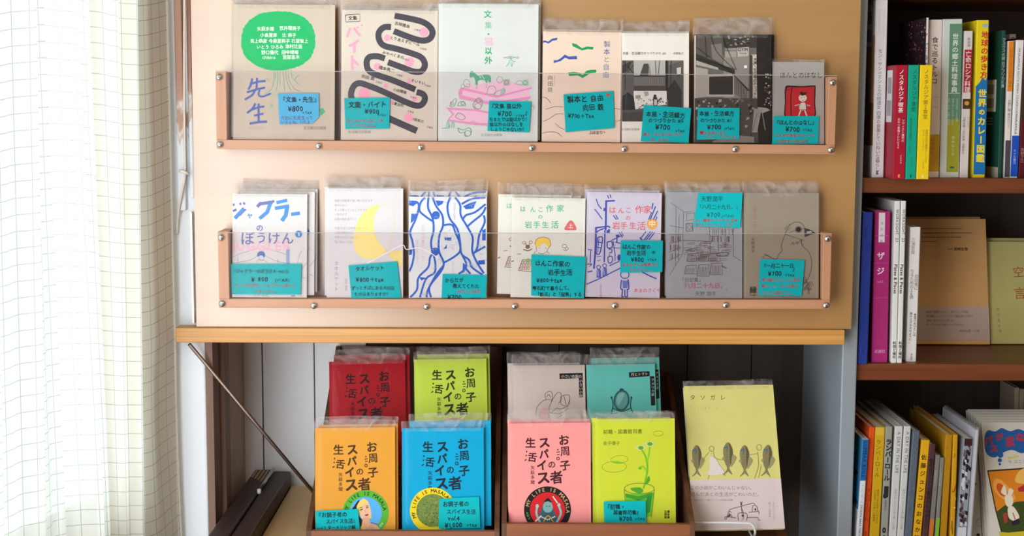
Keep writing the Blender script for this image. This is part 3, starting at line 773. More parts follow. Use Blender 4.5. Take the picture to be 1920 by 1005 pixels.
A.O(*p3(508, 375), 2, 1.2, .8, gl); blob([(465, 372), (510, 380), (558, 370), (555, 380), (510, 366), (468, 378)], gl, .8); A.PS([p3(*q) for q in ((505, 385), (525, 395), (540, 400), (522, 415), (518, 435), (505, 415), (480, 430), (498, 405))], 'c2d6ca')
A.S([p3(508, 380), p3(525, 398), p3(540, 398)], .8, ga); A.S([p3(505, 390), p3(492, 418), p3(480, 430)], .8, ga).S([p3(520, 412), p3(518, 435)], .8, ga)
blob([(115, 690), (130, 662), (150, 640), (158, 655), (140, 690)], ga); A.O(*p3(128, 672), 3, 3, 1, 'd88aa8')
blob([(165, 688), (175, 665), (205, 660), (215, 685)]); A.O(*p3(200, 672), 3, 3, .9, ga)
blob([(280, 650), (300, 635), (320, 645), (325, 680), (310, 705), (280, 705), (265, 685)]); A.O(*p3(298, 690), 6, 5.5, 1.2, 'd88aa8'); A.O(*p3(300, 655), 4, 4, 1, gl)
blob([(150, 760), (170, 735), (200, 745), (215, 765), (190, 780)], ga); blob([(165, 830), (200, 845), (240, 830), (255, 850), (245, 880), (215, 885), (210, 860), (180, 862)], ga); A.O(*p3(232, 866), 6, 5, .9, ga)
for x in (100, 132): A.PS([p3(x - 8, 830), p3(x, 780), p3(x + 10, 800), p3(x + 8, 830)], 'c2d6ca'); A.S([p3(x - 8, 830), p3(x, 785), p3(x + 8, 830)], .8, ga)
blob([(62, 832), (105, 832), (112, 815)], gl, .8, False); blob([(250, 795), (270, 790), (290, 805)], 'd88aa8', .8, False); blob([(600, 660), (615, 650), (625, 665)], gl, .8, False); blob([(645, 690), (660, 688), (662, 712)], gl, .8, False)
A.build('animal_drawings', cv)
sleeve(b, f, .0045, .012, seed=3)
behind(b, f, [(.003, .002, .0080, 'white animal booklet standing behind the front copy')], GU)
card(f, .0028, [(917, 189), (996, 190.5), (992, 248), (914, 245.4)], 'turquoise price card on the white booklet with animals',
     [('『文集 猫以外', 917, 199, 10.5), ('』', 984, 211, 11), ('¥700', 933, 213, 12.5), ('＋TAX', 966, 217, 6), ('ちまたでは猫ばかり！', 917, 224, 8.2), ('猫以外のはなしを', 918, 233.5, 8.6), ('しようじゃないか！', 919, 242.5, 8.2)], seed=6)

# 4 flying book birds
f, b, cv = front((1015.6, 267.7), (1163, 269.5), (1014, 59), .004, 'edd5c0', 'booklet', 'peach booklet with blue and green bird-shaped flying books, in upper rack', GU, yb=-.0335)
def p4(x, y): return (1000 + x * .2687, 20 + y * .2687)
A = Art(f, seed=11)
for c, P in (('3f5aa8', ((56, 210), (80, 208), (103, 216), (130, 196), (168, 188), (165, 205), (135, 210), (106, 230), (80, 220), (58, 226))),
             ('219c52', ((270, 226), (300, 234), (340, 262), (375, 250), (420, 254), (415, 272), (380, 268), (340, 278), (305, 262), (274, 248))),
             ('3f5aa8', ((142, 346), (170, 345), (200, 325), (220, 306), (245, 320), (302, 316), (306, 338), (250, 340), (222, 328), (190, 352), (142, 366))),
             ('219c52', ((242, 432), (280, 428), (320, 434), (344, 450), (370, 420), (405, 412), (440, 412), (437, 432), (400, 436), (344, 470), (310, 452), (250, 456)))):
    A.P([p4(*q) for q in P], c)
A.build('flying_books_illustration', cv)
A = Art(f, seed=12)
for i, (ch, c) in enumerate((('製', '6b6f9c'), ('本', '5a62a0'), ('と', '8aa37e'), ('自', '7f86a8'), ('由', '8288aa'))): A.G(ch, *p4(514 - i * 2, 234 + i * 53), 12.6, c, w=.006)
for i, ch in enumerate('向田鉄'): A.G(ch, *p4(118, 468 + i * 42), 10, '6d6a66' if i < 2 else '7a9a6c')
A.T('Mukai Tetsuo', *p4(148, 455), 3, 'a39a8e', side=True)
for P in (((50, 600), (90, 610), (122, 645)), ((88, 688), (150, 670), (208, 672)), ((65, 775), (110, 755), (160, 722), (208, 722)), ((152, 786), (185, 815), (222, 832)), ((55, 858), (110, 846), (165, 852), (198, 880)), ((562, 682), (590, 685), (608, 690)), ((575, 775), (600, 765), (608, 762))):
    A.S([p4(*q) for q in P], .8, '6a635c')
for i, ch in enumerate('ふゆまり⺀'): A.G(ch, *p4(400 + i * 24, 852), 7.5, '4c4750', w=.01)
A.build('title_lettering', cv)
sleeve(b, f, .004, .016, seed=4)
behind(b, f, [(.001, .0035, .0078, 'peach booklet showing its pale top edge behind the flying-books copy')], GU)
o_, g_ = card(f, .0028, [(1056.4, 177), (1149.7, 170.5), (1152, 240), (1060.5, 247.6)], 'turquoise price card with a red star on the flying-books booklet',
     [('製本と 自由', 1063, 187.5, 14, dict(rot=-3)), ('向田 鉄', 1092, 202, 13, dict(rot=-2)), ('¥700＋Tax', 1065, 217.5, 10.5)], seed=7)
A = Art(g_, .0001); A.P([(1140 + (5.5 if i % 2 == 0 else 2.3) * math.sin(math.pi * i / 5), 178 - (5.5 if i % 2 == 0 else 2.3) * math.cos(math.pi * i / 5)) for i in range(10)], 'd2483e'); A.build('star', o_, 'red star')

# 5 white with black and white street photo
f, b, cv = front((1165.5, 268.8), (1291.5, 268.8), (1165.5, 62), .0055, 'ebe5da', 'booklet', 'off-white booklet with a square grey alley photograph, in upper rack', GU, yb=-.0325)
def p5(x, y): return (1000 + x * .2687, 20 + y * .2687)
A = Art(f, seed=13); 
def q5(P, c): A.P([p5(*q) for q in P], c)
q5(((618, 347), (1047, 347), (1047, 773), (618, 773)), '6f6c68')
q5(((690, 348), (920, 348), (920, 460), (690, 460)), 'b5b2ab'); q5(((618, 348), (700, 348), (705, 570), (618, 620)), '615e5a'); q5(((618, 380), (690, 350), (660, 420), (618, 440)), '3b3937')
q5(((770, 370), (802, 370), (820, 460), (740, 460)), '4a4845'); q5(((808, 360), (825, 460), (800, 460)), '8b8781')
q5(((700, 455), (920, 455), (920, 530), (700, 530)), '7b7772')
for i in range(18): A.S([p5(705 + i * 12.5, 458), p5(705 + i * 12.5, 528)], .6, '4f4c49', sm=False)
q5(((700, 452), (920, 452), (920, 462), (700, 462)), '3f3d3a'); q5(((700, 525), (920, 525), (920, 560), (700, 560)), '4c4946')
q5(((922, 348), (940, 348), (940, 620), (922, 620)), '302e2c'); q5(((945, 380), (1047, 348), (1047, 700), (945, 660)), '5c5955'); q5(((940, 540), (985, 480), (1035, 560), (1035, 680), (940, 680)), '3a3835')
q5(((1000, 400), (1030, 395), (1030, 440), (1002, 445)), 'c9c5bc'); q5(((700, 560), (930, 560), (930, 655), (700, 690)), 'e2dfd6')
q5(((712, 590), (748, 590), (748, 615), (712, 615)), '9a968f'); q5(((770, 565), (800, 565), (806, 590), (780, 600)), 'a9a59d'); q5(((618, 600), (660, 570), (700, 600), (712, 690), (618, 692)), '34322f')
for i in range(60):
    x = r_.uniform(710, 935); y = r_.uniform(610, 690); s = r_.uniform(3, 11); q5(((x, y), (x + s, y + 2), (x + s * .7, y + s), (x - 2, y + s * .8)), ['8e8a83', '6a6762', 'b5b1a9', '3d3b38', '2a2826'][i // 12])
A.E(*p5(848, 594), 2.6, 2.2, '24221f'); q5(((835, 602), (860, 602), (868, 630), (890, 605), (894, 610), (866, 645), (862, 690), (836, 690)), '3a3734'); q5(((843, 620), (862, 622), (862, 660), (842, 660)), 'c9c5bc')
q5(((618, 692), (1047, 692), (1047, 773), (618, 773)), '565350'); q5(((618, 715), (760, 705), (760, 773), (618, 773)), '47443f')
for P in (((622, 350), (700, 440)), ((640, 350), (640, 560)), ((700, 380), (618, 470)), ((880, 350), (870, 450)), ((850, 350), (855, 450)), ((960, 350), (955, 540)), ((1000, 460), (1047, 440))): A.S([p5(*q) for q in P], .8, '1f1d1b', sm=False)
A.build('alley_photograph', cv)
A = Art(f, seed=14); A.T('本屋・生活綴方のつづりかた #0', *p5(622, 298), 5.6, '4a453f', w=.01); A.T('中岡祐介', *p5(975, 299), 5, '4a453f', w=.01); A.T('生活綴方出版部', *p5(612, 828), 5, '7a756c'); A.build('title_lettering', cv)
sleeve(b, f, .0055, .015, seed=5)
behind(b, f, [(.001, .0028, .0090, 'off-white alley-photo booklet, its cream top edge showing behind')], GU)
card(f, .0028, [(1207, 197), (1296, 202.7), (1290.7, 268.4), (1201.5, 264.5)], 'turquoise price card on the booklet with the square alley photograph',
     [('本屋・生活綴方', 1211, 213, 11.5, dict(rot=3)), ('のつづりかた #0', 1215, 226, 9.6), ('¥700', 1229, 238, 13), ('＋TAX', 1265, 245.5, 6.5)], [('綴方、はじまりはじまり', 1206, 251.6, 7.2), ('の、えほん。', 1220, 262, 7.2)], seed=8)

# 6 full black and white street photo
f, b, cv = front((1301, 268.7), (1446, 269), (1304, 65), .0055, '2b2825', 'booklet', 'dark booklet wholly covered by a shopfront photograph with an outside staircase, upper rack', GU, yb=-.0340)
def p6(x, y): return (1280 + x * .2785, 20 + y * .2785)
A = Art(f, seed=15)
def q6(P, c): A.P([p6(*q) for q in P], c)
q6(((90, 165), (500, 155), (510, 893), (78, 893)), '6b6660'); q6(((495, 152), (582, 152), (600, 893), (505, 893)), '272320')
q6(((92, 168), (270, 160), (280, 300), (90, 330)), '57524c'); q6(((190, 230), (262, 220), (270, 350), (200, 330)), '7b766e'); q6(((270, 160), (500, 155), (500, 250), (275, 250)), '3b3733')
for i in range(26):
    x = r_.uniform(285, 480); y = r_.uniform(160, 235); q6(((x, y), (x + 14, y + 3), (x + 10, y + 10), (x - 3, y + 8)), ['8f8a81', '5a554f', 'a49e94', '2a2623'][i // 7])
q6(((285, 258), (362, 252), (362, 312), (285, 318)), 'a29c92'); q6(((368, 250), (445, 244), (445, 306), (368, 312)), 'b8b2a7')
A.T('GYM', *p6(405, 262), 8.4, '2b2825', a='c', w=.02); A.T('boxing', *p6(407, 286), 4, '2b2825', a='c', w=.02); A.T('MASUYA', *p6(322, 268), 5, '3b3733', a='c', w=.02)
q6(((275, 318), (450, 308), (440, 600), (275, 600)), '8b867d'); q6(((90, 290), (350, 400), (350, 430), (90, 345)), '35312d'); q6(((90, 335), (240, 385), (240, 400), (90, 365)), 'aaa499')
q6(((88, 380), (170, 395), (165, 580), (85, 590)), 'a8a297'); q6(((165, 430), (345, 425), (345, 580), (165, 580)), 'b0aa9f'); q6(((178, 445), (338, 440), (338, 565), (178, 565)), '35322e')
q6(((345, 440), (435, 540), (435, 620), (345, 560)), '77726a')
for i in range(8): A.S([p6(352 + i * 11, 450 + i * 12), p6(352 + i * 11, 555 + i * 8)], .7, '33302c', sm=False)
A.S([p6(345, 435), p6(440, 540)], 1.4, '2a2623', sm=False); A.S([p6(300, 390), p6(450, 540)], 1.2, '2a2623', sm=False)
q6(((412, 370), (432, 368), (433, 386), (414, 388)), 'f0ede6'); q6(((450, 300), (468, 300), (470, 650), (452, 650)), '403b36')
q6(((80, 590), (500, 590), (510, 893), (78, 893)), '4a4641')
for i in range(70):
    x = r_.uniform(85, 480); y = r_.uniform(590, 870); s = r_.uniform(6, 22); q6(((x, y), (x + s, y + 2), (x + s * .8, y + s * .8), (x, y + s)), ['6f6a63', '2f2b28', 'a39d93', '24211e', '8c867d'][i // 14])
for i in range(30):
    x = r_.uniform(550, 600); y = r_.uniform(410, 640); A.E(*p6(x, y), 1.6, 1.6, ['8c867d', '57524c', 'b3ada2'][i // 10], 8)
for P in (((190, 170), (230, 280), (350, 400)), ((95, 250), (200, 330), (300, 395)), ((270, 190), (360, 400)), ((150, 170), (160, 320)), ((90, 320), (350, 395))): A.S([p6(*q) for q in P], .8, '201d1a')
q6(((505, 650), (560, 655), (590, 670), (540, 690), (500, 680)), '9a948a'); q6(((480, 660), (530, 665), (500, 820), (465, 820)), '8f897f'); A.S([p6(530, 665), p6(555, 805)], 1.4, '8f897f'); A.S([p6(500, 690), p6(470, 810)], 1, '5c5650')
q6(((200, 880), (330, 835), (480, 850), (480, 893), (200, 893)), '7e786f')
A.build('shopfront_photograph', cv)
A = Art(f, seed=16); A.P([p6(*q) for q in ((463, 295), (511, 294), (514, 652), (468, 655))], 'e6dfcf'); A.T('本屋・生活綴方のつづりかた 1', *p6(488, 316), 6.4, '2a2623', v=True, w=.02, sp=1.02); A.build('title_strip', cv, 'cream strip with the vertical title')
A = Art(f); A.P([p6(*q) for q in ((70, 166), (88, 166), (84, 893), (60, 893))], 'd9d2c4'); A.build('spine_edge', cv, 'pale paper edge')
sleeve(b, f, .0055, .024, seed=6)
behind(b, f, [(.0055, .001, .0090, 'dark shopfront-photo booklet peeking out to the right behind the front copy')], GU)
card(f, .0028, [(1308.7, 201.6), (1386.7, 202.4), (1386, 261), (1306.5, 261.7)], 'turquoise price card with a red heart on the dark shopfront booklet',
     [('本屋・生活綴方', 1311, 213, 10.2), ('のつづりかた #1', 1313, 226, 8.6), ('¥700', 1326, 238, 12.5), ('(+TAX)', 1358, 241, 6)], [('♥よみはじまり', 1311, 249.5, 8), ('そして、つづいています', 1322, 257.5, 6)], seed=9)

# 7 grey with red book
f, b, cv = front((1448, 270.6), (1545.3, 271), (1450.5, 116), .003, 'a9a5a0', 'booklet', 'small grey booklet with a doodle figure on a red book, rightmost of upper rack', GU, yb=-.0325)
A = Art(f, seed=17)
A.PS([p6(*q) for q in ((690, 515), (730, 505), (800, 508), (885, 503), (895, 520), (892, 620), (890, 720), (790, 725), (690, 722), (688, 620))], '2c2224', 3)
A.PS([p6(*q) for q in ((700, 524), (740, 516), (800, 517), (880, 512), (886, 525), (884, 620), (882, 715), (790, 718), (698, 715), (696, 620))], 'c0272f', 3)
A.S([p6(735, 515), p6(728, 600), p6(732, 715)], 1.6, '3a1518'); A.S([p6(700, 535), p6(725, 530)], 1.2, '3a1518')
sk = 'd9cfc4'; A.PS([p6(*q) for q in ((792, 625), (825, 622), (830, 665), (788, 668))], sk, 3); A.S([p6(795, 630), p6(755, 642)], 2.2, sk).S([p6(822, 630), p6(858, 642)], 2.2, sk).S([p6(797, 665), p6(780, 712)], 2.4, sk).S([p6(820, 665), p6(836, 710)], 2.4, sk)
A.E(*p6(808, 588), 7.6, 7, sk); A.PS([p6(*q) for q in ((790, 550), (800, 545), (815, 552), (835, 548), (825, 566), (808, 572), (795, 568))], '33191b', 3)
A.E(*p6(800, 585), .8, .8, '3a2a2a', 8).E(*p6(818, 583), .8, .8, '3a2a2a', 8); A.S([p6(805, 602), p6(813, 603)], .9, '3a2a2a')
for P in (((795, 630), (755, 645)), ((825, 630), (860, 645)), ((788, 668), (830, 666)), ((830, 622), (832, 664))): A.S([p6(*q) for q in P], .8, '33191b')
A.build('red_book_illustration', cv)
A = Art(f, seed=18); A.T('ほんとのはなし', 1461.5, 141, 12.6, LEAD, w=.004, jit=.5, sx=.92); A.build('title_lettering', cv)
sleeve(b, f, .003, .004, seed=7)
card(f, .0028, [(1450.7, 217.7), (1535.7, 217.7), (1534, 270), (1447.5, 270.3)], 'turquoise price card on the small grey booklet with the red book',
     [('『ほんとのはなし』', 1452, 230, 9.6), ('¥700', 1473, 242, 12.5), ('＋TAX', 1504, 244, 6.5)], [('ほんやが本気でつくった', 1453, 254, 7.4), ('えがおがこぼれる本', 1456, 265, 7.2)], seed=10)

# ================================================================== booklets in the lower rack
# 1 circus
f, b, cv = front((435, 561.5), (575, 562.5), (422, 363), .004, 'dbd7d4', 'booklet', 'white booklet with thick blue title over pink capitals and a circus tent, front copy', GL, yb=-.0350, yt=-.020)
def c1(x, y): return (max(436, 400 + x * .2887), min(556, 320 + y * .2887))
A = Art(f, seed=21); pp = 'f6cdd6'
for s, x, y, z, c in (('THE', 435, 381, 20, 'f8dde0'), ('ADVEN', 435, 416, 19, 'f8dde0'), ('TURES', 435, 437, 12, 'f8dde0'), ('JUGGLER', 435, 461, 23, 'f4b9cd')): A.T(s, x, y, z, c, w=.04, sp=1.12)
A.build('pink_lettering', cv, 'pale pink capitals')
A = Art(f, seed=22); b1 = '4a8fd0'; b2 = '6f74ae'
def th(P, c, w=6.4): A.S([c1(*q) for q in P], w, c, sm=False)
th([(103, 222), (148, 218)], b2, 4.5); th([(110, 262), (150, 252)], b2, 4.5); th([(200, 245), (140, 310)], b1, 7); th([(212, 250), (170, 292)], b2, 3); th([(172, 210), (180, 222)], b2, 4); th([(195, 206), (206, 220)], b2, 4); A.G('ャ', *c1(236, 290), 13, '5d8fc8', w=.03)
th([(310, 208), (285, 235)], b2, 6); th([(305, 215), (385, 205)], b2, 6); th([(372, 208), (350, 270), (300, 312)], b1, 7); th([(360, 196), (366, 208)], b2, 4); th([(385, 192), (393, 206)], b2, 4)
th([(410, 208), (480, 192)], b1, 6); th([(400, 245), (492, 230)], b1, 6.5); th([(480, 235), (470, 290), (445, 326)], b1, 7.5); th([(505, 284), (562, 276)], b1, 6.5)
A.G('の', *c1(301, 372), 14, b2, w=.02)
for ch, x, y, z in (('ぼ', 222, 440, 27), ('う', 312, 435, 23), ('け', 393, 437, 25), ('ん', 482, 440, 24)): A.G(ch, *c1(x, y), z, b2, w=.012)
A.E(*c1(554, 412), 6.6, 6.6, '3e86c0'); A.G('1', *c1(554, 412), 10, 'f2f2f0', w=.03)
A.build('title_lettering', cv)
A = Art(f, seed=23); gy = '8b93a5'
for P in (((300, 540), (240, 580), (130, 600)), ((320, 540), (390, 580), (470, 600)), ((130, 600), (125, 560), (300, 500)), ((330, 505), (470, 545), (475, 600)), ((545, 600), (560, 545), (575, 520)), ((160, 560), (160, 600)), ((420, 570), (420, 605)), ((575, 640), (605, 600)), ((280, 600), (292, 580), (330, 582), (350, 600)), ((575, 690), (600, 700)), ((110, 600), (115, 780))): A.S([c1(*q) for q in P], .8, gy)
A.PS([c1(*q) for q in ((288, 560), (285, 540), (300, 525), (325, 526), (336, 545), (330, 565), (318, 552), (300, 552))], '4a72b4', 4); A.S([c1(298, 556), c1(300, 575), c1(318, 585), c1(330, 562)], .9, gy)
A.P([c1(*q) for q in ((473, 510), (495, 510), (496, 605), (474, 605))], '93a5cc'); A.P([c1(*q) for q in ((478, 490), (492, 490), (494, 505), (480, 507))], 'c9bfd8')
A.P([c1(*q) for q in ((505, 810), (530, 808), (530, 820), (507, 822))], '7e90b5'); A.T('青木 直哉', *c1(262, 808), 6.5, 'a9a7a4')
A.build('circus_drawing', cv)
sleeve(b, f, .004, .0135, seed=8)
behind(b, f, [(.0095, .0028, .0064, 'white circus booklet with its pink and blue print showing right behind the front copy'), (.0125, .0065, .0128, 'rearmost white circus booklet, its pale top edge above the others')], GL)
card(f, .0028, [(432, 494.7), (565.4, 494.7), (564, 552.4), (434.6, 552)], 'wide turquoise price card on the circus booklet with underlined price',
     [('『ジャグラーのぼうけん vol.1』', 434, 508.5, 9, dict(sx=.86)), ('¥ 800', 471, 523.5, 12, dict(sp=1.1)), ('(+TAX)', 516, 525, 8)], [('フツーの中学生、ジャグラーに会って', 438, 535.5, 7.4, dict(sx=.92)), ('イタリアへ。', 477, 547, 8)], seed=11)

# 2 white with yellow moon-like towel
f, b, cv = front((612.5, 562), (755.5, 562.5), (602, 353), .004, 'dad5d5', 'booklet', 'white booklet with a big yellow crescent and thin grey verse, in lower rack', GL, yb=-.0335, yt=-.019)
def c2(x, y): return (580 + x * .2786, 320 + y * .2786)
A = Art(f, seed=24); yl = 'f5df86'
A.PS([c2(*q) for q in ((475, 230), (400, 250), (330, 330), (300, 450), (310, 540), (370, 590), (450, 590), (515, 545), (460, 470), (435, 390), (440, 300))], yl)
A.P([c2(*q) for q in ((520, 545), (560, 600), (600, 640), (626, 640), (626, 535), (570, 540))], 'f3dc8a'); A.S([c2(*q) for q in ((475, 230), (530, 235), (565, 290), (562, 380), (540, 480), (520, 545))], 1, 'f3dfa0')
A.P([c2(*q) for q in ((88, 500), (104, 500), (108, 640), (92, 640))], 'f6edbd')
A.build('yellow_crescent', cv)
A = Art(f, seed=25)
for i, s in enumerate(('深緑の自転車で買い物へ行きます', '海のにおい', 'ずっと眠っていたこうもりが', '一匹だけで', 'お庭の樹を出ていく')): A.T(s, *c2(168, 202 + i * 31), 5.2, '9a9494', sx=.92)
for i, s in enumerate(('今夜 わたしはタオルケットを', '永遠の夜だから', '両手のなかにまばたく', '短い秋の一日だ')): A.T(s, *c2(170, 387 + i * 31), 5.2, '9a9494', sx=.92)
A.T('タオルケット', *c2(182, 606), 8.6, '8a8888', v=True, sp=1.12); A.T('桜井 優佳', *c2(247, 725), 5.4, 'a09c9a', v=True)
A.build('verse_lettering', cv)
sleeve(b, f, .004, .016, seed=9)
behind(b, f, [(-.0035, .0018, .0064, 'white crescent booklet standing behind the front copy, slightly to the left')], GL)
card(f, .0028, [(653.3, 497.7), (744.4, 490), (752, 558.5), (658.8, 559.5)], 'turquoise price card on the white booklet with the yellow crescent',
     [('タオルケット', 666, 504.5, 10, dict(rot=-3)), ('¥800＋tax', 667, 524, 12), ('ずっとそばにある大切な', 659, 540, 8), ('ものはありますか？', 664, 551.5, 8.2)], seed=12)

# 3 blue lines
f, b, cv = front((766.5, 562.5), (912.7, 562.5), (763, 369), .004, 'dddfdf', 'booklet', 'white booklet covered with thick flowing blue lines like bare trees, in lower rack', GL, yb=-.0345, yt=-.020)
def c3(x, y): return (740 + x * .2786, min(557.5, 320 + y * .2786))
A = Art(f, seed=26); bb = '2f62c0'; bp = '4f62c4'
def cb(P, w=3.8, c=bb): A.S([c3(*q) for q in P], w, c)
for P in (((88, 210), (150, 212), (162, 250), (140, 330), (105, 410), (120, 480), (130, 560), (115, 640), (96, 680)), ((205, 180), (175, 215), (168, 270), (210, 310), (255, 340)), ((228, 180), (225, 250), (255, 320), (262, 400), (245, 480), (255, 560)),
          ((255, 180), (280, 240), (320, 300), (325, 370), (300, 440), (298, 540), (330, 620), (310, 680), (235, 780), (245, 868)), ((325, 368), (385, 365), (410, 420), (435, 480), (440, 540), (400, 580), (330, 620)), ((375, 178), (355, 240), (370, 320), (420, 390), (440, 480), (450, 560), (500, 600), (520, 650), (590, 700)),
          ((405, 178), (440, 230), (445, 300), (490, 380), (525, 450), (522, 540), (555, 620), (600, 690)), ((612, 180), (520, 190), (450, 225)), ((612, 225), (540, 280), (480, 300), (455, 335)), ((612, 245), (590, 290), (530, 340), (490, 375)), ((600, 300), (605, 350), (570, 430), (555, 520), (530, 560)),
          ((275, 545), (240, 580), (225, 650), (160, 720), (150, 800), (105, 865)), ((262, 560), (275, 640), (265, 690), (210, 730), (170, 868)), ((328, 640), (280, 700), (225, 800), (215, 868)), ((455, 570), (480, 620), (475, 660), (430, 695)), ((520, 560), (610, 510)), ((480, 660), (510, 695))): cb(P)
for P in (((90, 205), (130, 205), (155, 215), (125, 240), (95, 232)), ((112, 290), (150, 290), (135, 330), (108, 355)), ((275, 200), (330, 205), (320, 225), (290, 240)), ((460, 240), (500, 220), (550, 205), (530, 255), (480, 260)), ((335, 450), (382, 450), (380, 472), (338, 468)), ((330, 525), (352, 495), (350, 525)), ((590, 400), (612, 390), (612, 470), (588, 470)), ((560, 605), (605, 600), (608, 630), (565, 632)), ((88, 530), (120, 530), (115, 565), (90, 568)), ((460, 620), (490, 640), (470, 680), (455, 690)), ((165, 715), (215, 722), (180, 740))): A.P([c3(*q) for q in P], bb)
A.E(*c3(277, 300), 7.5, 7.8, bb); A.E(*c3(272, 545), 7.5, 7.8, bb)
for i in range(70):
    x0_, y0_ = r_.choice([(100, 230), (290, 270), (270, 480), (380, 500), (520, 240), (580, 560), (190, 780), (250, 640), (490, 650), (350, 420)]); x = x0_ + r_.uniform(-30, 40); y = y0_ + r_.uniform(-50, 60)
    A.S([c3(x, y), c3(x + r_.uniform(8, 18), y + r_.uniform(-16, 4)), c3(x + r_.uniform(16, 30), y + r_.uniform(-4, 22))], .6, 'b4bac6')
A.build('blue_line_drawing', cv)
A = Art(f, seed=27); A.T('からだが教えてくれた', *c3(192, 360), 6.6, 'e3a9b0', v=True, sp=1.1); A.T('（東京の片隅で暮らす）', *c3(152, 450), 5, 'e3b5b8', v=True); A.T('生活綴方出版部', *c3(403, 215), 4.6, 'e0b5b8', v=True); A.T('みやこほの', *c3(392, 610), 5, 'e3a9b0', v=True); A.build('title_lettering', cv)
sleeve(b, f, .004, .016, seed=10)
behind(b, f, [(.0005, .0075, .0064, 'white blue-line booklet behind, only its dark striped top edge showing')], GL)
card(f, .0028, [(829.7, 513.6), (913.3, 515.6), (910.5, 559), (827.8, 558.5)], 'turquoise price card on the booklet of flowing blue lines',
     [('からだが', 834, 525.5, 9.6), ('教えてくれた', 849, 536.5, 9), ('¥700', 839, 557, 12.5), ('(+TAX)', 880, 560, 6.5)], [('みやこけほの', 857, 546.5, 8)], seed=13)

# 4 stamp writer, white
f, b, cv = front((957, 562.5), (1095, 564.5), (951, 370), .004, 'dfdcd1', 'booklet', 'white booklet with green title, yellow-haired child and red triangle, front copy', GL, yb=-.0355, yt=-.021)
def c4(x, y): return (910 + x * .2785, 320 + y * .2785)
A = Art(f, seed=28); gg = '54b585'
for s, x, y, z in (('は', 252, 258, 11.5), ('ん', 320, 262, 11.5), ('こ', 372, 262, 11), ('作', 432, 256, 14), ('家', 505, 254, 14), ('の', 370, 310, 9.5), ('岩', 290, 364, 14), ('手', 346, 364, 13.5), ('生', 404, 364, 13), ('活', 468, 364, 15)): A.G(s, *c4(x, y), z, gg, w=.012)
A.build('title_lettering', cv)
A = Art(f, seed=29); A.PS([c4(*q) for q in ((532, 395), (555, 350), (575, 335), (595, 350), (614, 395), (575, 401))], 'd66a68', 5); A.G('上', *c4(574, 372), 10, 'f3d5cf', w=.02); A.build('volume_mark', cv, 'red triangle with the volume sign')
A = Art(f, seed=30); br = '8a6a58'
A.PS([c4(*q) for q in ((336, 500), (345, 465), (385, 450), (425, 462), (438, 500), (425, 512), (400, 490), (380, 495), (365, 510), (345, 512))], 'f3cf55', 5); A.S([c4(*q) for q in ((334, 500), (345, 463), (385, 448), (428, 460), (440, 500), (428, 514))], 1, br)
A.S([c4(340, 510), c4(345, 540), c4(330, 550), c4(332, 570)], .9, br).S([c4(430, 515), c4(415, 540), c4(432, 560)], .9, br).S([c4(355, 552), c4(385, 560), c4(415, 545)], .9, br).S([c4(360, 520), c4(370, 521)], .9, br).S([c4(400, 520), c4(412, 521)], .9, br)
A.S([c4(255, 530), c4(290, 538), c4(315, 525)], 2, br); A.E(*c4(285, 512), 4.5, 4, br); A.O(*c4(262, 485), 3, 2.4, 1, br); A.O(*c4(306, 482), 3, 2.6, 1, br); A.S([c4(270, 490), c4(285, 510), c4(300, 490)], 1.2, br)
A.O(*c4(532, 508), 4.2, 3.4, .9, br); A.O(*c4(548, 525), 2.4, 3, .9, br); A.S([c4(520, 530), c4(545, 540)], .8, br)
A.P([c4(*q) for q in ((250, 600), (310, 600), (310, 680), (222, 672))], 'dcd2c2'); A.S([c4(*q) for q in ((250, 600), (310, 600), (310, 680), (222, 672))], 1.4, '6f5c4e', True, False)
for i in range(4):
    for j in range(3): A.O(*c4(252 + i * 16 - j * 6, 618 + j * 20), 2.6, 2.2, .9, br, 8)
A.E(*c4(288, 605), 5, 4, '8cb37a'); A.S([c4(175, 612), c4(192, 606)], 2, br).S([c4(212, 562), c4(240, 560)], 1, br)
A.build('child_drawing', cv)
sleeve(b, f, .004, .0165, seed=11)
behind(b, f, [(-.019, .0038, .0068, 'white booklet copy showing to the left behind the child-drawing copy'), (-.006, .0028, .0132, 'rearmost white child-drawing booklet, only the top edge showing')], GL)
card(f, .0028, [(996.3, 477), (1098.5, 481.5), (1094.6, 559.5), (995.8, 554)], 'large turquoise price card on the white booklet with yellow-haired child',
     [('はんこ作家の', 1003, 493, 12, dict(rot=2)), ('岩手生活', 1027, 511, 12.5), ('¥800＋tax', 1006, 525.5, 11), ('雫石町で暮らして、', 998, 540.5, 9, dict(w=.03)), ('「穀活」と「採集」する', 1004, 552, 8.6, dict(w=.03))], seed=14)

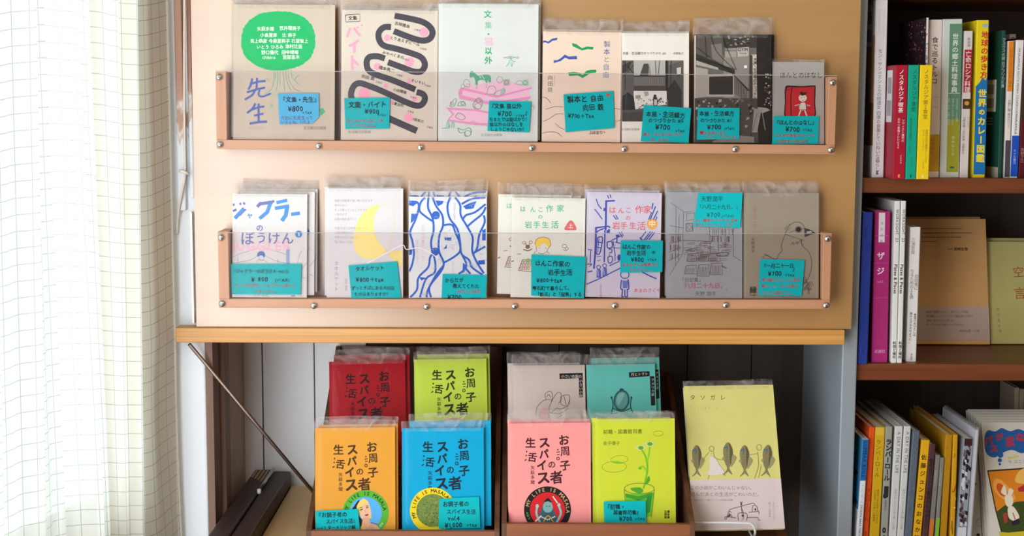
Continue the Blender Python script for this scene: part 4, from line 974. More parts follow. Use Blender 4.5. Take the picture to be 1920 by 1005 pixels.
# 5 stamp writer, lilac
f, b, cv = front((1096.5, 562), (1236.6, 564.8), (1101.5, 359.5), .004, 'cac3d1', 'booklet', 'pale lilac booklet with blue street drawing and red title, in lower rack', GL, yb=-.0335, yt=-.019)
def c5(x, y): return (1080 + x * .2786, 320 + y * .2786)
A = Art(f, seed=31); bv = '3f4aa6'
def cs(P, w=1.8, c=bv): A.S([c5(*q) for q in P], w, c)
for P, w in ((((203, 200), (200, 400)), 3.4), (((200, 205), (262, 202)), 3), (((195, 400), (190, 615)), 2.6), (((135, 380), (130, 540), (120, 660)), 3.4), (((130, 385), (215, 375), (225, 385)), 2.6), (((130, 430), (150, 405), (200, 385)), 2.2), (((185, 260), (200, 262)), 6), (((205, 410), (228, 412)), 6), (((216, 400), (228, 398)), 3),
             (((145, 450), (178, 452), (160, 555), (135, 548), (145, 450)), 2.2), (((145, 480), (175, 485)), 1.8), (((140, 515), (168, 520)), 1.8), (((155, 455), (145, 550)), 1.6), (((80, 530), (108, 535)), 2), (((98, 540), (96, 620)), 2), (((76, 630), (105, 628), (90, 645)), 2), (((78, 682), (110, 675)), 2.4), (((140, 580), (170, 575)), 1.2), (((143, 605), (165, 600)), 1.2),
             (((210, 480), (240, 478), (242, 515), (212, 518), (210, 480)), 2.2), (((220, 530), (240, 530), (240, 550), (222, 552)), 1.8), (((215, 580), (242, 578), (242, 615), (218, 618), (215, 580)), 1.8), (((225, 560), (225, 580)), 1.5), (((238, 470), (300, 440)), 1.8), (((268, 440), (290, 435)), 4), (((276, 440), (275, 480)), 2.2), (((250, 475), (262, 560), (262, 610)), 1.6), (((262, 480), (300, 490)), 1.8), (((245, 520), (300, 520)), 1.2),
             (((135, 190), (150, 230), (172, 258)), 1.8), (((125, 258), (150, 290), (176, 328)), 1.8), (((212, 165), (220, 188)), 1.8), (((228, 160), (236, 184)), 1.8), (((250, 300), (272, 330)), 1.8), (((266, 298), (284, 328)), 1.8), (((518, 218), (510, 260)), 2), (((510, 280), (488, 330)), 2), (((535, 240), (500, 330)), 2), (((550, 270), (520, 330)), 2), (((545, 310), (535, 335)), 1.8),
             (((290, 415), (312, 450)), 2), (((305, 412), (318, 440)), 1.8), (((470, 410), (440, 450)), 2), (((500, 410), (455, 470)), 2), (((515, 412), (470, 468)), 2), (((530, 415), (490, 465)), 2), (((430, 450), (445, 468)), 3), (((70, 765), (150, 730), (230, 690), (300, 655)), 2), (((225, 640), (290, 610)), 1.8), (((440, 680), (490, 705), (542, 728)), 2.2)): cs(P, w)
for x, y in ((152, 650), (192, 640)): A.O(*c5(x, y), 3.6, 3.6, 1.4, bv); A.P([c5(x - 12, y + 15), c5(x + 14, y + 15), c5(x + 18, y + 70), c5(x - 14, y + 70)], '5660b4'); cs([(x - 6, y + 18), (x - 2, y + 60)], 1, 'd9d3de')
A.E(*c5(290, 585), 3.5, 6, bv)
A.O(*c5(328, 700), 8, 7, 1.6, bv); cs([(305, 735), (300, 790), (310, 800)], 2); cs([(350, 730), (355, 790), (345, 800)], 2); A.P([c5(312, 740), c5(348, 740), c5(346, 790), c5(314, 790)], '6a73bd'); cs([(312, 795), (308, 848)], 2); cs([(328, 800), (328, 848)], 2); cs([(345, 795), (345, 845)], 2); cs([(305, 848), (322, 852)], 3); cs([(330, 850), (348, 850)], 3)
A.build('street_drawing', cv)
A = Art(f, seed=32); rr = 'd96672'
for s, x, y, z in (('は', 245, 265, 14), ('ん', 303, 268, 12), ('こ', 352, 266, 12), ('作', 425, 262, 16), ('家', 480, 262, 15.5), ('の', 350, 318, 10), ('岩', 270, 370, 15), ('手', 322, 370, 14), ('生', 383, 370, 14), ('活', 440, 372, 17)): A.G(s, *c5(x, y), z, rr, w=.012)
A.T('あまのさくや', *c5(388, 806), 8.6, rr, w=.01, jit=.5); A.T('生活綴方出版部', *c5(167, 760), 4, 'c77c8a', v=True); A.build('title_lettering', cv)
A = Art(f); A.E(*c5(512, 358), 10.2, 10.2, 'eaa64e'); A.G('中', *c5(512, 358), 13, 'f4e3c8', w=.02); A.build('volume_mark', cv, 'orange disc with the volume sign')
sleeve(b, f, .004, .007, seed=12)
behind(b, f, [(-.0025, .0030, .0066, 'pale lilac booklet behind, only its top edge showing above the street drawing')], GL)
card(f, .0028, [(1163.6, 451), (1243, 451.5), (1241.6, 510), (1162.7, 511)], 'turquoise price card on the lilac booklet with the blue street drawing',
     [('はんこ作家の', 1167, 463, 9.6), ('岩手生活', 1175, 474.5, 9.8), ('中', 1222, 473.5, 7.5), ('¥800', 1183, 486.5, 11.5), ('＋TAX', 1213, 487, 6)], [('あまのさんは風景さが', 1166, 496.5, 7.4), ('うつくしい……', 1179, 505.5, 7.4)], seed=15)

# 6 grey bookroom
f, b, cv = front((1249, 564.3), (1391.8, 564.3), (1257, 360), .004, '9b9ca1', 'booklet', 'blue-grey booklet with a line drawing of a book-filled room, in lower rack', GL, yb=-.0345, yt=-.019)
def c6(x, y): return (1230 + x * .2786, 320 + y * .2786)
A = Art(f, seed=33); dk = '6d5f5b'
def cl(P, w=.9, c=dk, sm=False): A.S([c6(*q) for q in P], w, c, sm=sm)
for P in (((98, 215), (185, 275), (180, 560), (90, 705)), ((185, 280), (240, 275)), ((90, 370), (180, 385)), ((85, 490), (175, 470)), ((80, 610), (170, 560)), ((135, 245), (130, 640)), ((155, 300), (150, 600)), ((90, 430), (178, 428)), ((82, 550), (172, 515)), ((360, 380), (365, 560)), ((520, 380), (520, 580)), ((465, 390), (465, 520)), ((520, 575), (575, 610)), ((180, 420), (355, 425), (355, 475), (180, 470)), ((420, 385), (420, 560)), ((365, 440), (418, 440)), ((205, 290), (260, 285), (262, 330), (205, 335), (205, 290))): cl(P)
A.S([c6(*q) for q in ((202, 358), (246, 355), (247, 405), (204, 408))], 1.8, dk, True, False); A.O(*c6(225, 380), 3.4, 4, 1, dk)
for i in range(46):
    x = r_.uniform(185, 500); y = r_.uniform(478, 600); w_, h_ = r_.uniform(20, 60), r_.uniform(6, 16); cl([(x, y), (x + w_, y - 3), (x + w_, y + h_), (x, y + h_ + 2), (x, y)], .7)
for i in range(40):
    x = r_.uniform(92, 165); y = r_.choice([440, 500, 560]) + r_.uniform(-4, 4); cl([(x, y), (x + 1, y + r_.uniform(30, 45))], .7)
for i in range(30):
    x = r_.uniform(365, 515); y = r_.choice([392, 440]); cl([(x, y), (x + 1, y + 40)], .7)
for x0_, y0_, w_, h_ in ((190, 640, 80, 55), (275, 635, 80, 75), (360, 625, 85, 75), (205, 560, 80, 50), (290, 550, 60, 60), (350, 560, 80, 50)):
    cl([(x0_ + 12, y0_), (x0_ + w_, y0_ - 4), (x0_ + w_, y0_ + h_), (x0_, y0_ + h_), (x0_ + 12, y0_)], 1)
    for k in range(7): cl([(x0_ + 8 + k * w_ / 8, y0_ + 14), (x0_ + 4 + k * w_ / 8, y0_ + h_ - 4)], .7)
A.S([c6(*q) for q in ((410, 560), (450, 550), (490, 560), (460, 575), (410, 572))], 1.4, dk, True); A.S([c6(440, 640), c6(475, 658)], 2, dk)
A.build('bookroom_drawing', cv)
A = Art(f, seed=34); A.T('「日記集」', *c6(158, 735), 9, '54504f'); A.T('『', *c6(172, 770), 9, '54504f')
for i, ch in enumerate('八月二十九日、'): A.G(ch, *c6(212 + i * 40, 774), 11, 'b5506a' if ch not in '二' else '7d6a78', w=.012)
A.T('』', *c6(470, 795), 6, '54504f'); A.T('天野 潤平', *c6(262, 828), 9.2, '66615f'); A.build('title_lettering', cv)
sleeve(b, f, .004, .011, seed=13)
behind(b, f, [(-.0008, .0030, .0068, 'blue-grey booklet behind, only a cream top edge showing above the bookroom drawing')], GL)
card(f, .0028, [(1309.4, 362), (1392.4, 362), (1388, 427), (1300, 424.5)], 'turquoise price card stuck high on the booklet with the bookroom drawing',
     [('天野潤平', 1314, 373, 11.5, dict(w=.0)), ('『八月二十九日、』', 1307, 388, 9.8, dict(w=0.0)), ('¥700', 1325, 402.5, 12, dict(w=0.0)), ('(+TAX)', 1353, 405, 7, dict(w=0.0))], [('よく 雑誌や テレビで 企画', 1303, 413, 7.2, dict(w=.02)), ('誰もまとめなかった、1日だけ', 1304, 421.5, 6, dict(w=.01))], seed=16)

# 7 grey bird
f, b, cv = front((1394, 562.5), (1535, 562.5), (1400, 362), .0045, '998e7c', 'booklet', 'warm grey booklet with a line-drawn bird, rightmost of lower rack', GL, yb=-.0335, yt=-.018)
def c7(x, y): return (1380 + x * .2985, 320 + y * .2985)
A = Art(f, seed=35); bk = '4e4a48'
A.S([c7(*q) for q in ((310, 395), (330, 350), (365, 325), (400, 325), (425, 345), (432, 370))], 1.1, bk); A.S([c7(*q) for q in ((310, 395), (290, 450), (285, 485), (290, 500), (270, 525), (248, 556), (175, 522))], 1, bk)
A.S([c7(*q) for q in ((412, 430), (415, 470), (455, 510), (475, 570), (470, 630), (445, 690), (430, 710))], 1, bk); A.S([c7(*q) for q in ((310, 405), (360, 380), (428, 362))], .8, bk); A.S([c7(*q) for q in ((310, 400), (370, 420), (430, 440))], .8, bk)
A.S([c7(*q) for q in ((342, 465), (360, 450), (358, 466), (385, 445), (382, 462), (410, 432), (408, 450), (425, 470))], .9, bk)
A.P([c7(*q) for q in ((428, 358), (470, 372), (506, 396), (470, 402), (432, 418), (430, 390))], '3f3b3a'); A.P([c7(*q) for q in ((440, 384), (470, 378), (480, 388), (450, 394))], 'a7a29b')
A.E(*c7(392, 369), 4.8, 4.8, '2a2728'); A.O(*c7(392, 369), 6, 5.8, .8, bk)
for i in range(12): x = 430 + r_.uniform(-15, 25); y = 680 + r_.uniform(-10, 90); A.S([c7(x, y), c7(x + r_.uniform(10, 30), y - r_.uniform(5, 25)), c7(x + r_.uniform(20, 45), y + r_.uniform(-5, 30))], .8, bk)
for i in range(14): x = 305 + r_.uniform(0, 40); y = 340 + r_.uniform(0, 40); A.S([c7(x, y), c7(x + 5, y - 4)], .8, bk)
A.S([c7(165, 548), c7(190, 530), c7(220, 545)], .8, bk); A.S([c7(30, 575), c7(10, 555)], .9, bk)
A.build('bird_drawing', cv)
A = Art(f, seed=36); A.T('『二月二十一日、』', *c7(118, 188), 7.4, 'b06068', v=True, sp=.98); A.T('天野潤平', *c7(107, 420), 6.6, '4e4a48', v=True, sp=1.1); A.G('縁', *c7(108, 750), 14, '2f2c2b', w=.02); A.T('生活綴方', *c7(108, 782), 3.4, '4e4a48', a='c', w=.02); A.build('title_lettering', cv)
sleeve(b, f, .0045, .014, seed=14)
behind(b, f, [(-.0005, .0024, .0072, 'warm grey booklet behind, only a cream top edge showing above the bird')], GL)
card(f, .0028, [(1425.4, 485.7), (1509, 487.7), (1503, 555), (1421.8, 554)], 'turquoise price card on the grey booklet with the bird',
     [('『一月二十一日', 1428, 498.5, 9.4), ('』', 1486, 504, 9), ('¥700', 1440, 512.5, 12), ('＋TAX', 1471, 516, 6.5)], [('境内編み方という小説を', 1427, 524.5, 7.4, dict(w=.012)), ('暮らして、あんな猫と', 1427, 536, 7.6, dict(w=.012)), ('ちいさな猫のこと。', 1427, 549, 7.6, dict(w=.012))], seed=17)

# ================================================================== booklets in the display boxes
GB = 'booklets in the stepped display boxes'
def masala(A, ox, oy, k=1.0, c='33271f'):
    u = lambda x, y: (ox + (x - 375) * .3631 * k, oy + (y - 545) * .3631 * k)
    for ch, x, y, z, w in (('お', 378, 545, 21, .03), ('周', 385, 602, 19, .02), ('子', 384, 676, 20, .03), ('の', 316, 672, 15, .02), ('者', 340, 738, 25, .03), ('ス', 277, 558, 22, .035), ('パ', 275, 618, 19, .035), ('イ', 265, 676, 21, .035), ('ス', 272, 740, 26, .035), ('生', 206, 560, 20, .03)): A.G(ch, *u(x, y), z * k, c, -6 if ch != '生' else 0, w)
    A.S([u(346, 592), u(349, 598)], 2.2 * k, c).S([u(340, 608), u(357, 606)], 1.6 * k, c).S([u(343, 620), u(356, 619)], 1.6 * k, c); A.O(*u(348, 641), 2.6 * k, 2.6 * k, 1.5 * k, c, 10)
    A.E(*u(186, 605), 1.4 * k, 1.8 * k, c, 8).E(*u(184, 625), 1.3 * k, 1.7 * k, c, 8).S([u(175, 652), u(186, 645)], 2 * k, c); A.G('舌', *u(216, 634), 18 * k, c, 8, .03)
    for i, ch in enumerate('矢萩多聞'): A.G(ch, *u(217, 688 + i * 25), 8.2 * k, c, 0, .012)
def sticker(f, root, cx, cy, ro, ri, ring, inner, tcol, paint, txt='MY LIFE IS MASALA', a0=-160, a1=-5, lab=None, low=None):
    A = Art(f, .0004, 9); A.E(cx, cy, ro, ro, ring, 48); A.E(cx, cy, ri, ri, inner, 40)
    n = len(txt); rm = (ro + ri) / 2
    for i, ch in enumerate(txt):
        a = math.radians(a0 + (a1 - a0) * i / (n - 1)); A.G(ch, cx + rm * math.cos(a), cy + rm * math.sin(a), 9.4, tcol, math.degrees(a) + 90, .02)
    paint(A)
    if low:
        for i, ch in enumerate(low[0]):
            a = math.radians(low[1] + low[2] * i); A.G(ch, cx + rm * math.cos(a), cy + rm * math.sin(a), 6, low[3], math.degrees(a) + low[4], .02)
    A.build('round_label', root, lab)
ZLIP = -.018
def boxbook(bl, br, tl, t, col, label, yb, yt, ybr, **k):
    f = face_frame(bl, br, tl, yb, yt, ybr); root, cov = paperback(f, t, paper(col, .42, .03), 'booklet', label, GB, **k); return f, root, cov
# rear row, left box: red and lime
f, b, cv = boxbook((619, 876), (763, 872), (621.5, 678), .004, 'a00a18', 'deep red booklet with black title, rear left of the left display box', .035, .078, .049)
A = Art(f, seed=41); masala(A, 718.7, 705.4, 1.0, '27090d'); A.build('title_lettering', cv)
sleeve(b, f, .004, .010, seed=20); behind(b, f, [(.006, .0075, .0075, 'deep red booklet standing behind, its red edge showing to the right')], GB)
f, b, cv = boxbook((779, 872), (916, 869), (779.5, 674), .004, 'c3d84a', 'lime green booklet with black title, rear right of the left display box', .047, .088, .060)
A = Art(f, seed=42); masala(A, 879.5, 698, .98, '2c3315'); A.build('title_lettering', cv)
sticker(f, cv, 851, 826, 43, 31, 'c98a5c', 'd9a58a', '4a3428', lambda A: None)
sleeve(b, f, .004, .011, seed=21); behind(b, f, [(.0045, .0060, .0075, 'lime green booklet standing behind, its edge showing above and right')], GB)
# front row, left box
f, b, cv = boxbook((591, 1008), (741.5, 1004), (594.5, 803), .004, 'e39e38', 'orange booklet with black title and green round portrait label, front left of left box', -.068, -.040, -.053)
A = Art(f, seed=43); masala(A, 696, 838, 1.0, '4a3114'); A.build('title_lettering', cv)
def lady(A):
    u = lambda x, y: (560 + x * .1045, 900 + y * .1045)
    A.PS([u(*q) for q in ((1090, 360), (1000, 460), (960, 560), (1090, 760), (1100, 900), (1180, 900), (1180, 760), (1060, 600))], '2b2224', 4)
    A.PS([u(*q) for q in ((1100, 400), (1180, 350), (1250, 400), (1290, 520), (1300, 620), (1240, 720), (1160, 720), (1090, 600))], 'e9bd9b', 4)
    A.P([u(*q) for q in ((1150, 680), (1260, 660), (1290, 800), (1420, 860), (1400, 960), (1100, 960), (1130, 820))], 'e0a981')
    A.PS([u(*q) for q in ((1040, 500), (1080, 400), (1160, 330), (1230, 370), (1250, 400), (1170, 430), (1120, 520), (1090, 620))], 'ecd070', 4)
    A.S([u(1100, 545), u(1150, 520)], 1.6, '3a2620').S([u(1205, 500), u(1250, 490)], 1.6, '3a2620').S([u(1090, 505), u(1150, 480)], 1.1, '3a2620').S([u(1200, 470), u(1250, 460)], 1.1, '3a2620').S([u(1185, 540), u(1200, 585)], .8, 'c48a6a')
    A.PS([u(*q) for q in ((1180, 635), (1220, 610), (1255, 615), (1230, 645))], 'c03038', 4); A.E(*u(1290, 660), 2, 3.4, 'e6c257')
    A.PS([u(*q) for q in ((1250, 780), (1330, 790), (1420, 830), (1420, 900), (1290, 900), (1240, 850))], 'e4ae88', 4); A.S([u(1290, 765), u(1420, 790)], 1.4, 'a33a48'); A.P([u(1110, 840), u(1160, 790), u(1240, 960), u(1110, 960)], 'e2c06a')
    for k in range(3): A.S([u(1260, 800 + k * 28), u(1350, 815 + k * 28)], .8, 'b97c5c')
sticker(f, cv, 685.5, 962, 43, 30.5, '55b032', '58aee8', '1d2b16', lady, a0=-172, a1=-12, lab='green round label with a portrait of a veiled woman', low=('VOL.3', 32, 8, 'e9f2d8', -90))
sleeve(b, f, .004, .011, seed=22); behind(b, f, [(.0035, .0030, .0070, 'orange booklet standing behind, its pale top showing')], GB)
card(f, .0040, [(591.5, 958), (671, 954.3), (675, 997), (592, 999)], 'turquoise price card on the orange booklet',
     [('『お調子者の', 593, 966.5, 10.5, dict(rot=-2)), ('スパイス生活』', 611, 978, 9.2, dict(rot=-2)), ('vol.3 ターメリック編', 595, 990.5, 8.2, dict(rot=-2))], seed=18)
f, b, cv = boxbook((754.5, 1003), (908, 1000), (757, 803.5), .004, '00a2ce', 'bright blue booklet with black title and yellow round label, front right of left box', -.052, -.026, -.040)
A = Art(f, seed=44); masala(A, 866.8, 832.4, 1.05, '14293a'); A.build('title_lettering', cv)
def moss(A):
    q = random.Random(5)
    cs_ = ['5f7a35', '8c9a4a', '41592a', 'a3a657']
    for i in range(172):
        a = q.uniform(0, 6.28); r = 29.5 * math.sqrt(q.random()); x, y = 811.5 + r * math.cos(a), 957 + r * math.sin(a)
        A.S([(x, y), (x + q.uniform(-3, 3), y + q.uniform(1, 3.5))], 1.1, cs_[i // 43], sm=False)
sticker(f, cv, 811.5, 957, 43, 31, 'f0d022', '73883f', '2a2618', moss, a0=-198, a1=-42, lab='yellow round label with a leafy green centre')
sleeve(b, f, .004, .011, seed=23); behind(b, f, [(.0100, .0085, .0072, 'bright blue booklet standing behind, shadowed blue edge at its right')], GB)
card(f, .0040, [(824, 935), (898.4, 931.6), (900.6, 990), (822, 991.5)], 'turquoise price card on the bright blue booklet',
     [('お調子者の', 830, 945, 10.8), ('スパイス生活', 837, 959.5, 10), ('vol.4', 840, 971.5, 11), ('¥1,000', 834, 984.5, 12), ('＋TAX', 874, 985, 7)], seed=19)
# rear row, right box
f, b, cv = boxbook((964, 868), (1100, 866), (968.5, 685), .004, 'c9b9b0', 'pinkish grey booklet with a reclining line figure, rear left of the right box', .035, .070, .049)
def d1(x, y): return (920 + x * .3631, 640 + y * .3631)
A = Art(f, seed=45); A.P([d1(*q) for q in ((355, 166), (475, 163), (476, 290), (456, 291), (455, 190), (356, 195))], '1d1a1c'); A.T('小さい本屋の', *d1(364, 181), 7, 'd9d0c8', sp=.92); A.T('小さい小説', *d1(465, 196), 6.6, 'd9d0c8', v=True, sp=1.05); A.build('title_lettering', cv, 'black angled strip with pale title')
A = Art(f, seed=46); lk = '4a4344'
for P in (((232, 385), (240, 340), (275, 305), (310, 300)), ((285, 300), (282, 270), (310, 258), (320, 285), (312, 310)), ((300, 345), (320, 300), (345, 265), (362, 270), (365, 300), (350, 320)), ((360, 290), (380, 278), (408, 282), (400, 330), (365, 325), (360, 290)), ((378, 280), (390, 330)), ((400, 330), (408, 300)), ((300, 345), (310, 370), (340, 345), (360, 350), (400, 335)), ((250, 385), (290, 350), (300, 390)), ((310, 370), (360, 372), (400, 345)), ((345, 395), (390, 370)), ((290, 285), (300, 275), (310, 290))): A.S([d1(*q) for q in P], .9, lk)
A.PS([d1(*q) for q in ((250, 360), (280, 345), (300, 360), (290, 390), (262, 392))], 'd9a3a3', 4); A.build('reclining_figure_drawing', cv)
sleeve(b, f, .004, .016, seed=24); behind(b, f, [(-.0075, .0018, .0074, 'pinkish grey booklet standing behind, its edge showing to the left')], GB)
f, b, cv = boxbook((1105, 866), (1234, 863), (1104.5, 684), .004, '62bdb3', 'turquoise green booklet with an oval standing mirror, rear right of the right box', .048, .082, .060)
A = Art(f, seed=47); A.P([d1(*q) for q in ((714, 160), (820, 154), (821, 180), (715, 187))], '1d1a1c'); A.P([d1(*q) for q in ((822, 180), (845, 180), (850, 330), (828, 332))], '1d1a1c'); A.T('月とトマト', *d1(724, 172), 6.8, 'd9d0c8', sp=.95, rot=-3); A.T('アメリカ掌', *d1(837, 190), 6, 'b9c9c4', v=True, sp=1.15); A.build('title_lettering', cv, 'black angled strip with pale title')
A = Art(f, seed=48); mk = '1f4a4c'
A.E(*d1(676, 305), 15, 20, '2c5c5c', 30, 8); A.E(*d1(676, 305), 11.6, 16.6, '5b9a96', 30, 8); A.PS([d1(*q) for q in ((650, 300), (665, 270), (690, 275), (660, 330))], '7fb4ae', 4)
A.E(*d1(676, 250), 4, 2.6, mk); A.S([d1(625, 290), d1(632, 330), d1(622, 375)], 2, mk).S([d1(727, 292), d1(722, 335), d1(738, 375)], 2, mk); A.E(*d1(624, 290), 2, 2, mk).E(*d1(727, 290), 2, 2, mk); A.S([d1(632, 345), d1(676, 362), d1(722, 345)], 1.8, mk); A.S([d1(622, 375), d1(655, 370)], 1.6, mk)
A.build('mirror_illustration', cv)
sleeve(b, f, .004, .0150, seed=25); behind(b, f, [(.0075, .0085, .0074, 'turquoise green booklet standing behind, darker edge at the right')], GB)
# front row, right box
f, b, cv = boxbook((954, 1000), (1108.5, 997), (949.5, 794), .004, 'f89a96', 'salmon pink booklet with black title and black round deity label, front left of right box', -.068, -.042, -.053)
A = Art(f, seed=49); masala(A, 1056, 825, 1.0, '4a1f2b'); A.build('title_lettering', cv)
def deity(A):
    u = lambda x, y: d1(x, y)
    A.PS([u(*q) for q in ((250, 940), (255, 880), (290, 820), (330, 880), (345, 940))], '3c5a66', 4); A.PS([u(*q) for q in ((270, 850), (295, 815), (320, 850), (310, 880), (280, 880))], '7fa9a6', 4)
    A.PS([u(*q) for q in ((275, 830), (295, 808), (315, 832), (295, 826))], '1e1a1c', 3); A.S([u(255, 935), u(236, 890), u(240, 855)], 4, '8fb7b4').S([u(340, 935), u(362, 890), u(352, 850)], 4, '8fb7b4'); A.E(*u(240, 850), 3, 3.6, 'a3c4c0').E(*u(352, 845), 3, 3.6, 'a3c4c0')
    A.S([u(320, 800), u(345, 835)], 2.4, 'd8d4c8').S([u(230, 930), u(262, 900)], 3, 'd9d2c2'); A.S([u(284, 850), u(292, 852)], 1.2, '1e1a1c').S([u(300, 852), u(308, 850)], 1.2, '1e1a1c')
    for k in range(9): A.E(*u(258 + k * 9, 905 + abs(k - 4) * -4 + 16), 1.4, 1.4, 'e5e0d2', 8)
    A.S([u(270, 935), u(296, 900), u(325, 935)], 1.8, 'd8a53c')
sticker(f, cv, 1026.4, 956, 44, 33, '1f1b1c', 'd0232a', 'c9a670', deity, a0=-165, a1=5, lab='black round label with a blue deity on red', low=('VOL.1', 172, -8, '4ab56a', 90))
sleeve(b, f, .004, .013, seed=26); behind(b, f, [(-.0005, .0038, .0072, 'salmon pink booklet standing behind, its top edge showing')], GB)
f, b, cv = boxbook((1119.5, 996), (1267.5, 993), (1109.5, 786), .004, 'ced83a', 'acid yellow-green booklet with a daisy in a glass, front right of right box', -.054, -.028, -.041)
A = Art(f, seed=50); A.T('前職・図書館司書', *d1(580, 468), 9.2, '5b611c', w=.006, rot=-1); A.T('金子優子', *d1(580, 526), 8, '5b611c', w=.004); A.T('生活\n綴方', *d1(903, 872), 4.6, '3b4016', v=True, w=.04, lh=-1.15); A.T('出版\n文庫', *d1(903, 890), 4.6, '3b4016', v=True, w=.04, lh=-1.15); A.build('title_lettering', cv)
A = Art(f, seed=51); gk = '4d9a2e'; lg = '7a8a2a'
A.O(*d1(665, 610), 16, 7.5, .7, lg, 24, -6); A.O(*d1(638, 648), 23, 10, .7, lg, 26, -2); A.PS([d1(*q) for q in ((630, 625), (650, 618), (678, 626), (650, 632))], '7fc22f', 4); A.O(*d1(865, 476), 9.5, 4.6, .6, lg, 22)
for cx, cy in ((775, 550), (822, 530)):
    for k in range(14): a = 2 * math.pi * k / 14; A.S([d1(cx, cy), d1(cx + 28 * math.cos(a), cy + 17 * math.sin(a))], 1.6, 'f0f2b2', sm=False)
    for k in range(14): a = 2 * math.pi * k / 14; A.S([d1(cx + 12 * math.cos(a), cy + 7 * math.sin(a)), d1(cx + 28 * math.cos(a), cy + 17 * math.sin(a))], .5, '8a9a2a', sm=False)
    A.E(*d1(cx, cy), 5, 3.4, '56a52c')
A.S([d1(*q) for q in ((780, 560), (800, 600), (808, 650), (800, 710), (788, 760))], 3.2, '8ccf2c'); A.S([d1(*q) for q in ((820, 545), (812, 600), (800, 620))], 2.6, '8ccf2c'); A.S([d1(*q) for q in ((780, 560), (800, 600), (808, 650), (800, 710), (788, 760))], .7, gk); A.S([d1(*q) for q in ((770, 655), (785, 645), (803, 670))], 2, '8ccf2c'); A.E(*d1(770, 655), 3, 2.6, '6fb52c')
A.PS([d1(*q) for q in ((800, 725), (815, 695), (820, 720), (800, 740))], '4fa52c', 4)
A.P([d1(*q) for q in ((692, 790), (840, 780), (830, 900), (705, 930))], '6cc22a'); A.P([d1(*q) for q in ((695, 785), (760, 800), (835, 780), (836, 800), (760, 822), (700, 805))], '3f9a2c'); A.PS([d1(*q) for q in ((720, 760), (770, 755), (785, 775), (760, 785))], '4fa52c', 4); A.P([d1(*q) for q in ((805, 800), (832, 800), (822, 880), (806, 890))], '2f8a3a')
A.O(*d1(766, 760), 28, 10, .9, lg, 26); A.S([d1(688, 765), d1(705, 935)], .9, lg, sm=False).S([d1(844, 765), d1(828, 910)], .9, lg, sm=False)
A.build('daisy_glass_drawing', cv)
sleeve(b, f, .004, .0085, seed=27); behind(b, f, [(-.0055, .0002, .0072, 'acid yellow-green booklet standing behind, a sliver at its left')], GB)
card(f, .0040, [(1131.7, 940.6), (1210.5, 938.5), (1211.6, 980), (1133, 981.5)], 'small turquoise price card on the acid yellow-green booklet',
     [('『前職・', 1134, 950, 10.5), ('図書館司書』', 1150, 961, 9.4), ('¥700', 1161, 972.5, 11.5), ('＋TAX', 1189, 973, 7)], seed=20)

# yellow fish book on its wire easel
f = face_frame((1299.5, 995), (1471.5, 991.5), (1274, 724), -.030, .055, -.024)
b, cv = paperback(f, .011, paper('d9d27e', .4, .03), 'paperback', 'yellow paperback with fish walking between people, leaning on a white wire easel', None)
def t1(x, y): return (1240 + x * .3633, 640 + y * .3633)
A = Art(f, seed=52); A.T('タソガレ', *t1(135, 290), 11, '55502e', sp=1.72, w=.004); A.T('Tasogare', *t1(140, 340), 5.5, 'b5ac74', sp=2.4); A.build('title_lettering', cv)
A = Art(f, seed=53)
def fish(x, y, k=1.0, tilt=0):
    u = lambda a, b: t1(x + (a + b * tilt) * k, y + b * k)
    A.PS([u(*q) for q in ((0, -85), (14, -72), (24, -40), (22, 0), (12, 35), (6, 50), (22, 82), (6, 72), (0, 66), (-10, 74), (-28, 84), (-6, 52), (-18, 20), (-24, -10), (-26, -50), (-14, -76))], '87805a', 4)
    A.PS([u(*q) for q in ((2, -80), (14, -66), (23, -38), (20, 0), (12, 30), (8, -10), (8, -50))], '5c573f', 4); A.PS([u(*q) for q in ((22, -20), (42, -8), (40, 5), (26, 30), (14, 40))], '9d9768', 4)
    A.PS([u(*q) for q in ((-20, -10), (-32, -4), (-26, 8), (-18, 10))], '9d9768', 4); A.S([u(-10, -70), u(-4, -50), u(-10, -34)], .8, '4d4935'); A.S([u(-24, -56), u(-12, -58), u(-2, -60)], 2.2, '3f6f9c', sm=False)
    for k2 in range(5): A.S([u(-12, -20 + k2 * 12), u(6, -22 + k2 * 12)], .5, '6b6648')
fish(184, 618, .97); fish(345, 606); fish(430, 618, .96); fish(545, 616, .96, -.08)
fg = '8f8858'
A.PS([t1(*q) for q in ((248, 600), (275, 598), (300, 640), (325, 680), (280, 692), (240, 688), (250, 650))], 'dcd5cf', 4)
A.O(*t1(258, 555), 4.4, 5, .8, fg); A.S([t1(268, 570), t1(272, 600)], .8, fg).S([t1(245, 572), t1(222, 600), t1(205, 625)], .8, fg).S([t1(270, 600), t1(300, 612), t1(322, 610)], .8, fg).S([t1(245, 690), t1(240, 712)], .8, fg).S([t1(315, 680), t1(330, 695)], .8, fg)
A.O(*t1(503, 548), 4.6, 5.4, .8, fg); A.S([t1(495, 570), t1(500, 640), t1(480, 708)], .8, fg).S([t1(525, 575), t1(530, 630), t1(560, 700)], .8, fg).S([t1(495, 580), t1(450, 588)], .8, fg).S([t1(525, 580), t1(570, 600)], .8, fg).S([t1(515, 640), t1(500, 705)], .8, fg)
A.build('fish_illustration', cv)
zb_ = f.loc(*t1(360, 712))[1]
m = MB(); m.box(-.0003, f.w + .0002, -.0005, -.00005, .0003, zb_, paper('d9c9c6', .5, .02)); bd = m.build('paper_band', b); bd['label'] = 'pale pink paper band'
